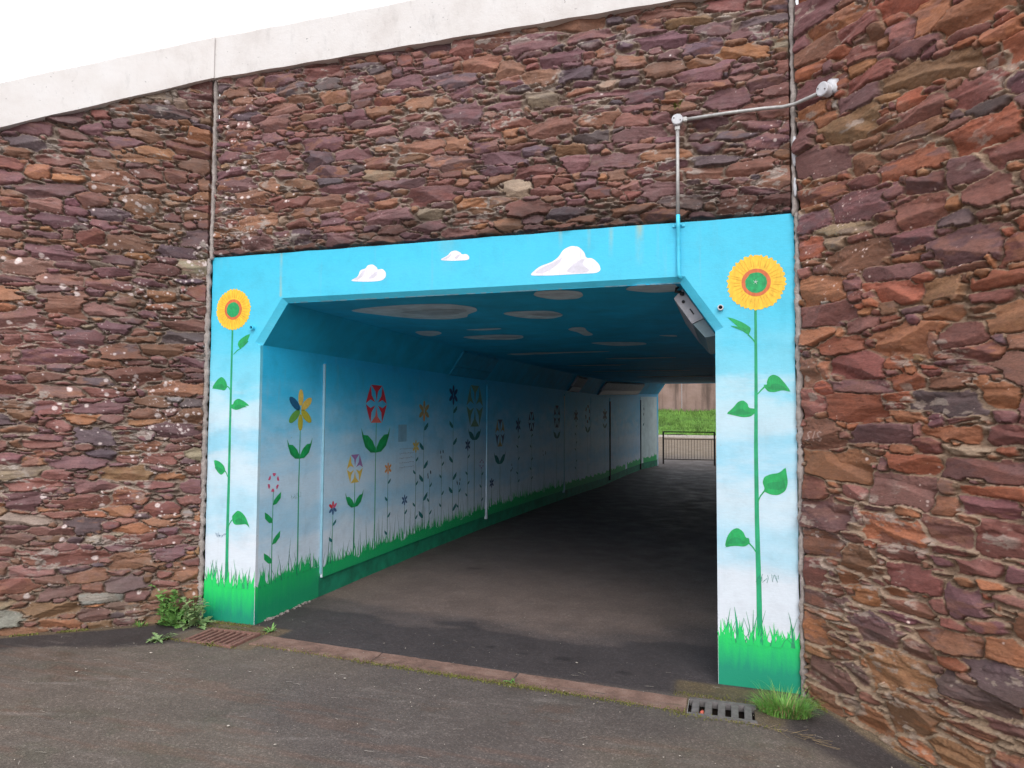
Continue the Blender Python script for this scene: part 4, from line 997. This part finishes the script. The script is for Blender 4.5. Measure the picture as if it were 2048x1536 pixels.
def pit(g4, par, depth=.22):
    x0, x1, y0, y1 = g4; z = -.0127*(x0+x1)/2-.006; zb = z-depth; b2 = MB()
    b2.face([(x0, y0, zb), (x1, y0, zb), (x1, y1, zb), (x0, y1, zb)])
    for (a, c_) in (((x0, y0), (x1, y0)), ((x1, y0), (x1, y1)), ((x1, y1), (x0, y1)), ((x0, y1), (x0, y0))): b2.face([(a[0], a[1], zb), (c_[0], c_[1], zb), (c_[0], c_[1], z), (a[0], a[1], z)])
    return b2.build('pit', M['pit'], par)
x0, x1, y0, y1 = GL; z = -.0127*.46
gl = empty('drain_grate', (x0, y0, z), label='rust-brown drain grate with long parallel slots at the foot of the left pier', cat='drain grate')
b_ = MB(); t = .022
b_.box((x0-.012, y0-.012, z-.03), (x1+.012, y0+t, z+.010), .003); b_.box((x0-.012, y1-t, z-.03), (x1+.012, y1+.012, z+.010), .003)
b_.box((x0-.012, y0+t, z-.03), (x0+t, y1-t, z+.0095), .003); b_.box((x1-t, y0+t, z-.03), (x1+.012, y1-t, z+.0095), .003); b_.build('frame', M['rust'], gl)
nb_ = 7
for i in range(nb_):
    xa = x0+t+(x1-x0-2*t)*(i+.60)/nb_; b_ = MB(); b_.prism([(xa-.011-.0, y0+t-.002, z-.028), (xa+.011, y0+t-.002, z-.028), (xa+.011, y1-t+.002, z-.028), (xa-.011, y1-t+.002, z-.028)], [(xa-.011, y0+t-.002, z+.007), (xa+.011, y0+t-.002, z+.007), (xa+.011, y1-t+.002, z+.007), (xa-.011, y1-t+.002, z+.007)]); b_.build('bar', M['rust'], gl)
pit(GL, gl, .10)
x0, x1, y0, y1 = GR; z = -.0127*3.93
gr = empty('drain_grate', (x0, y0, z), label='grey iron drain grate with short wide slots at the foot of the right pier', cat='drain grate')
b_ = MB(); b_.box((x0+.002, y0-.010, z-.03), (x1+.010, y0+.020, z+.008), .003); b_.box((x0+.002, y1-.028, z-.03), (x1+.010, y1+.010, z+.008), .003)
b_.build('frame', M['iron'], gr)
for i in range(5):
    xa = x0+.022+i*.0715; b_ = MB(); b_.box((xa, y0+.020, z-.03), (xa+.040, y1-.028, z+.0075), .003); b_.build('bar', M['iron'], gr)
pit(GR, gr, .25)
b_ = MB(); b_.tube([(3.83, -.47, z-.035), (3.835, -.455, z-.008), (3.838, -.445, z-.004)], [.010, .013, .009], 10); tag(b_.build('litter_scrap', simple('red_scrap', (.55, .12, .08), .6), smooth=True), 'small red scrap of litter caught in a slot of the grey grate', 'litter')

# ------------------------------------------------------------------ earth behind the walls
b_ = MB()
def sweep_into(b2, fn, ys):
    n = None; k = len(b2.v)
    for y in ys:
        L = fn(y); n = len(L); b2.v += [(x, y, z) for x, z in L]
    for i in range(len(ys)-1):
        for j in range(n):
            j2 = (j+1) % n; b2.f.append((k+i*n+j, k+i*n+j2, k+(i+1)*n+j2, k+(i+1)*n+j))
    b2.f.append(tuple(k+j for j in reversed(range(n)))); b2.f.append(tuple(k+(len(ys)-1)*n+j for j in range(n)))
YE = [.30]+[y for y in YS if y > .5]
sweep_into(b_, lambda y: [(wx(y)-.23, -.3), (wx(y)-.23, 2.88), (wx(y)-.23, 4.2), (-3, 4.1), (-14, .4), (-14, -.3)], YE)
sweep_into(b_, lambda y: [(wx(y)+CW+.23, -.3), (20, -.3), (20, .4), (9, 4.1), (wx(y)+CW+.23, 4.2), (wx(y)+CW+.23, 2.88)], YE)
sweep_into(b_, lambda y: [(wx(y)-.225, 2.882), (wx(y)+CW+.225, 2.882), (wx(y)+CW+.225, 4.2), (wx(y)-.225, 4.2)], [.12]+YE)
b_.prism([(-.2, .28, -.3), (-.25, -.05, -.3), (-4.7, -3.4, -.3), (-14, -2, -.3), (-14, .28, -.3)], [(-.2, .28, 4.15), (-.25, -.05, 4.15), (-4.7, -3.4, 1.9), (-14, -2, .2), (-14, .28, .3)])
b_.prism([(4.6, .28, -.3), (20, .28, -.3), (20, -2, -.3), (8.2, -3.8, -.3), (4.75, -.1, -.3)], [(4.6, .28, 4.15), (20, .28, .3), (20, -2, .2), (8.2, -3.8, 1.9), (4.75, -.1, 4.15)])
m, nt, b = new_mat('turf')
c = ramp(nt, noise(nt, 3.0, 8, .7), [(.3, (.05, .12, .012)), (.5, (.085, .21, .02)), (.7, (.13, .27, .035))])
c = mix(nt, 1.0, c, ramp(nt, noise(nt, 60, 5, .8), [(.3, .6), (.7, 1.35)]), 'MULTIPLY')
nt.links.new(c, b.inputs['Base Color']); b.inputs['Roughness'].default_value = .9; bump(nt, b, noise(nt, 50, 6, .8), .9, .05); M['turf'] = m
tag(b_.build('embankment', m), kind='structure')

# ------------------------------------------------------------------ beyond the tunnel
# grass bank
b_ = MB(); rr = random.Random(6); nx, ny = 90, 10
for j in range(ny+1):
    for i in range(nx+1):
        x = -22+i*.55; y = 33+j*.62; t = j/ny; b_.v.append((x, y+.25*math.sin(x*.7), .72+1.45*t**.85+rr.uniform(-.03, .03)+.06*math.sin(x*1.3+j)))
for j in range(ny):
    for i in range(nx): k = j*(nx+1)+i; b_.f.append((k, k+1, k+nx+2, k+nx+1))
bank = b_.build('grass_bank', M['turf'], smooth=True); tag(bank, kind='structure')
b_ = MB(); rr = random.Random(66)
for _ in range(9000):
    x = rr.uniform(-4, 9); t = rr.random(); y = 33+6.2*t+.25*math.sin(x*.7); z = .72+1.45*t**.85; h = rr.uniform(.08, .22); a = rr.uniform(0, 3.14); w = .03
    dx, dy = math.cos(a)*w, math.sin(a)*w; b_.face([(x-dx, y-dy, z-.03), (x+dx, y+dy, z-.03), (x+rr.uniform(-.08, .08), y+rr.uniform(-.08, .08), z+h)])
M['bankgrass'] = simple('bank_grass', (.12, .23, .04), .8, .6, 1.2)
tag(b_.build('bank_grass', M['bankgrass']), 'bright green rough grass on the bank beyond the tunnel', 'grass', kind='stuff')
# concrete wall above the bank
m, nt, b = new_mat('stained_concrete')
c = ramp(nt, noise(nt, .8, 6, .6), [(.3, (.17, .105, .085)), (.55, (.24, .16, .135)), (.75, (.29, .20, .18))])
c = mix(nt, 1.0, c, ramp(nt, noise(nt, 1, 6, .65, coords(nt, (1.6, 1, .16))), [(.36, .42), (.50, .95), (.7, 1.1)]), 'MULTIPLY')
nt.links.new(c, b.inputs['Base Color']); b.inputs['Roughness'].default_value = .9; bump(nt, b, noise(nt, 6, 6), .4, .05)
bw = empty('boundary_wall', (3, 39.2, 2.0), label='brown stained concrete wall above the grass bank beyond the tunnel', cat='concrete wall')
b_ = MB()
for i in range(14): b_.box((-24+i*3.6, 39.0, 1.6), (-24+i*3.6+3.57, 39.35, 4.5), .02)
b_.build('wall_bays', m, bw)
b_ = MB(); b_.box((-24.1, 38.95, 4.503), (26.5, 39.42, 4.66), .03); b_.build('coping', M['coping'], bw)
# kerb line at the foot of the bank
b_ = MB()
for i in range(50): x = -22+i*.92; b_.box((x, 31.2+.05*math.sin(x), rise(31.2)-.1), (x+.91, 31.36+.05*math.sin(x), rise(31.2)+.10), .012)
tag(b_.build('kerb', simple('kerb_stone', (.42, .38, .36), .9, .2)), kind='structure')

# guard rails staggered across the exit
def guard_rail(x0, x1, y, label):
    zb = rise(y); o = empty('guard_rail', ((x0+x1)/2, y, zb), label=label, cat='guard rail', group='guard rails across the far tunnel exit')
    for x in (x0, x1):
        b2 = MB(); b2.box((x-.025, y-.025, zb-.1), (x+.025, y+.025, zb+1.0), .004); b2.build('post', M['rail'], o)
    for (za, zb2) in ((.965, 1.0), (.745, .770), (.11, .135)):
        b2 = MB(); b2.box((x0+.026, y-.018, zb+za), (x1-.026, y+.018, zb+zb2), .003); b2.build('rail', M['rail'], o)
    n = 17
    for i in range(n):
        x = x0+(x1-x0)*(i+1)/(n+1); b2 = MB(); b2.tube([(x, y, zb+.136), (x, y, zb+.744)], .0065, 6); b2.build('baluster', M['rail'], o)
guard_rail(1.97, 3.53, 17.95, 'dark brown railed barrier across the far exit of the tunnel, the wider one seen whole')
guard_rail(3.62, 5.2, 18.7, 'dark brown railed barrier half hidden by the right pier, set slightly further back')

# ------------------------------------------------------------------ plants and litter
def leaf_strip(b_, base, az, length, width, lift, droop, lobes, rr, seg=9):
    """one weed leaf: a bent, folded blade with toothed edges"""
    d2 = Vector((math.cos(az), math.sin(az), 0)); s_ = Vector((-math.sin(az), math.cos(az), 0)); L = []; C_ = []; R_ = []
    for i in range(seg+1):
        t = i/seg; p = Vector(base)+d2*length*t*math.cos(lift*.6)+Vector((0, 0, length*(math.sin(lift)*t-droop*t*t)))
        w = width*(math.sin(math.pi*min(1, t*.92+.06))**.8)*(1-.25*t)
        if lobes: w *= (1.25 if i % 2 else .55)
        w *= rr.uniform(.85, 1.15); fold = .25*w
        L.append(p+s_*w+Vector((0, 0, fold))-d2*(.25*w if lobes and i % 2 else 0)); R_.append(p-s_*w+Vector((0, 0, fold))-d2*(.25*w if lobes and i % 2 else 0)); C_.append(p)
    for i in range(seg): b_.face([L[i], C_[i], C_[i+1], L[i+1]]); b_.face([C_[i], R_[i], R_[i+1], C_[i+1]])
def plant(name, x, y, n, lmin, lmax, w, lobes, mat, label, cat='weed', lift=(.3, 1.2), stems=0, zoff=0.0, azr=(0, 6.283), group=None, spread=.02, sh=.2):
    rr = random.Random(int((x*7+y*13)*1000)); z = ground_z(x, y)+zoff
    o = empty(name, (x, y, z), label=label, cat=cat, group=group); b_ = MB()
    for i in range(n):
        leaf_strip(b_, (x+rr.uniform(-spread, spread), y+rr.uniform(-spread, spread)*.7, z), rr.uniform(*azr), rr.uniform(lmin, lmax), w*rr.uniform(.7, 1.3), rr.uniform(*lift), rr.uniform(.15, .7), lobes, rr)
    st = MB()
    for i in range(stems):
        a = rr.uniform(*azr); h = rr.uniform(sh*.6, sh*1.1); tip = Vector((x+math.cos(a)*h*.5, y+math.sin(a)*h*.3, z+h)); base = Vector((x+rr.uniform(-spread, spread), y+rr.uniform(-spread, spread), z))
        mid = base.lerp(tip, .5)+Vector((rr.uniform(-.02, .02), 0, .02)); st.tube([base, mid, tip], [.004, .003, .0015], 5)
        for k in range(7):
            p = base.lerp(tip, .35+.1*k); leaf_strip(b_, p, rr.uniform(0, 6.28), rr.uniform(.03, .075), w*.7, rr.uniform(.1, .9), .4, lobes, rr, 5)
    lo = b_.build('leaves', M[mat], o)
    if stems: st.build('stems', M[mat], o)
    return o
plant('weed', -.13, -.20, 24, .10, .21, .038, True, 'weed', 'bushy green weed growing up the wall foot left of the pier, topmost of the clump', lift=(.4, 1.4), stems=12, spread=.08, sh=.27)
plant('weed', .06, -.17, 20, .08, .19, .030, True, 'weed2', 'leggy grey-green weed against the green foot of the left pier', lift=(.2, 1.2), stems=10, spread=.07, sh=.2)
plant('dandelion', .10, -.55, 20, .07, .14, .015, True, 'weed2', 'small dandelion rosette on the asphalt left of the rusty grate', cat='weed', lift=(.2, 1.0))
plant('weed', .50, -.50, 16, .03, .07, .005, False, 'moss', 'tiny olive weed sprouting at the front edge of the rusty grate', lift=(.2, 1.1))
plant('weed', .70, -.10, 14, .05, .09, .007, False, 'weed', 'thin green sprig on the floor at the inner corner of the left pier', lift=(.3, 1.2))
plant('weed', 2.70, -.44, 16, .03, .06, .005, False, 'weed', 'little green sprig in the joint in the middle of the drainage channel', lift=(.2, 1.0), spread=.03)
plant('wall_fern', 3.69, -.045, 16, .03, .06, .008, True, 'moss', 'small yellow-green fern growing from the wall above the junction box', cat='fern', lift=(-.5, 1.2), zoff=3.69, azr=(3.4, 6.0))
plant('shrub', 4.3, 34.3, 60, .35, .9, .05, True, 'weed', 'low leafy shrub on the grass bank beyond the tunnel', cat='shrub', lift=(.1, 1.1), zoff=.15, spread=.5)
def tuft(x, y, n, h, r, label, mat='tuft'):
    rr = random.Random(int(x*100)); z = ground_z(x, y); o = empty('grass_tuft', (x, y, z), label=label, cat='grass tuft')
    for nm, m_, cnt, hh in (('blades', mat, n, h), ('dry_blades', 'straw', n//6, h*.85)):
        b_ = MB()
        for i in range(cnt):
            a = rr.uniform(0, 6.283); rad = r*math.sqrt(rr.random())*.55; bx_, by_ = x+rad*math.cos(a), y+rad*.6*math.sin(a); L = hh*rr.uniform(.3, 1.1)*(1.4 if rr.random() < .08 else 1)*(1.15-.5*rad/r); az = a+rr.uniform(-.7, .7); bend = rr.uniform(.35, 1.25); w = rr.uniform(.0018, .0035)
            sx, sy = -math.sin(az)*w, math.cos(az)*w; P_ = []
            for k in range(6):
                t = k/5; out = L*bend*t**1.4*.75; P_.append((bx_+math.cos(az)*out, by_+math.sin(az)*out, z+max(.004, L*(t-.55*bend*t*t))))
            for k in range(5):
                f0, f1 = 1-k/5.2, 1-(k+1)/5.2; p, q_ = P_[k], P_[k+1]
                b_.face([(p[0]-sx*f0, p[1]-sy*f0, p[2]), (p[0]+sx*f0, p[1]+sy*f0, p[2]), (q_[0]+sx*f1, q_[1]+sy*f1, q_[2]), (q_[0]-sx*f1, q_[1]-sy*f1, q_[2])])
        b_.build(nm, M[m_], o)
tuft(4.28, -.33, 760, .17, .25, 'bright green grass tuft at the foot of the right pier beside the grey grate')
tuft(-.30, -.32, 60, .07, .10, 'wisp of dry grass at the wall foot left of the weeds')

# moss along the channel and litter over the ground
b_ = MB(); rr = random.Random(15)
for _ in range(2600):
    x = rr.gauss(2.55, .55) if rr.random() < .6 else rr.uniform(.8, 3.75); x = min(max(x, .76), 3.74); y = ch_y(x)-.188+rr.gauss(0, .018)-.006; z = ground_z(x, y)+.004; r_ = rr.uniform(.002, .006)
    a = rr.uniform(0, 6.28); b_.face([(x+r_*math.cos(a), y+r_*math.sin(a), z), (x+r_*math.cos(a+2.1), y+r_*math.sin(a+2.1), z), (x+rr.uniform(-.003, .003), y, z+rr.uniform(.004, .014))])
for _ in range(1400):
    x, y = rr.choice([(rr.uniform(.12, .72), rr.choice([-.16, -.50])+rr.gauss(0, .015)), (rr.uniform(3.66, 4.25), rr.choice([-.25, -.55])+rr.gauss(0, .02)), (rr.uniform(.0, .5), -.06+rr.gauss(0, .02))]); z = ground_z(x, y)+.004; r_ = rr.uniform(.002, .006)
    a = rr.uniform(0, 6.28); b_.face([(x+r_*math.cos(a), y+r_*math.sin(a), z), (x+r_*math.cos(a+2.1), y+r_*math.sin(a+2.1), z), (x+rr.uniform(-.003, .003), y, z+rr.uniform(.004, .014))])
for _ in range(1500):
    t_ = rr.uniform(.05, 1.6)
    if rr.random() < .5: x, y = 4.402+.69*t_-.724*(.035+abs(rr.gauss(0, .012))), -.03-.724*t_-.69*(.035+abs(rr.gauss(0, .012)))
    else: x, y = -.8*t_+.6*(.035+abs(rr.gauss(0, .012))), -.03-.6*t_-.8*(.035+abs(rr.gauss(0, .012)))
    if math.sin(t_*17)+math.sin(t_*7+1) < .3: continue
    z = ground_z(x, y)+.003; r_ = rr.uniform(.003, .008); a = rr.uniform(0, 6.28); b_.face([(x+r_*math.cos(a), y+r_*math.sin(a), z), (x+r_*math.cos(a+2.1), y+r_*math.sin(a+2.1), z), (x+rr.uniform(-.003, .003), y, z+rr.uniform(.006, .022))])
tag(b_.build('moss', M['moss']), 'olive moss and seedlings along the channel edge and round the grates', 'moss', kind='stuff')
b_ = MB(); rr = random.Random(25)
for _ in range(900):
    x = rr.uniform(-1.5, 6.0); y = rr.uniform(-3.2, .2) if rr.random() < .75 else rr.uniform(.2, 4.5)
    if (x-4.402)*.724+(y+.03)*.69 > 0 or (-x*.6+(y+.03)*.8 > 0 and x < 0): continue
    z = ground_z(x, y)+.007; k = rr.random()
    if k < .33:                                       # straw
        a = rr.uniform(0, 3.14) if rr.random() < .4 else rr.gauss(.15, .35); l = rr.uniform(.012, .06); c_ = rr.uniform(-.3, .3); pr = None
        for i in range(4):
            t = i/3; p = (x+math.cos(a)*l*t-math.sin(a)*l*c_*t*(1-t), y+math.sin(a)*l*t+math.cos(a)*l*c_*t*(1-t)); w = .0012
            if pr: b_.face([(pr[0], pr[1]-w, z), (pr[0], pr[1]+w, z), (p[0], p[1]+w, z+.001), (p[0], p[1]-w, z+.001)])
            pr = p
    else:
        r_ = rr.uniform(.0018, .0045) if rr.random() < .95 else rr.uniform(.006, .013)
        b_.face([(x+r_*math.cos(a)*rr.uniform(.6, 1.3), y+r_*math.sin(a)*rr.uniform(.5, 1.1), z+rr.uniform(0, .003)) for a in np.arange(0, 6.2, 1.05)])
tag(b_.build('leaf_litter', M['litter']), 'pale straw bits and leaf scraps scattered over the asphalt', 'litter', kind='stuff')
b_ = MB(); rr = random.Random(35)
for _ in range(30):
    x = rr.uniform(3.95, 4.45); y = -.545+rr.gauss(0, .015)-(x-3.95)*.12; z = ground_z(x, y)+.006; a = rr.gauss(-.25, .5); l = rr.uniform(.03, .13); w = .0012
    b_.face([(x, y-w, z), (x, y+w, z), (x+l*math.cos(a), y+l*math.sin(a)+w, z+.006), (x+l*math.cos(a), y+l*math.sin(a)-w, z+.006)])
tag(b_.build('dry_straw', M['straw']), 'wisps of dry straw washed along the front of the grey grate', 'straw', kind='stuff')
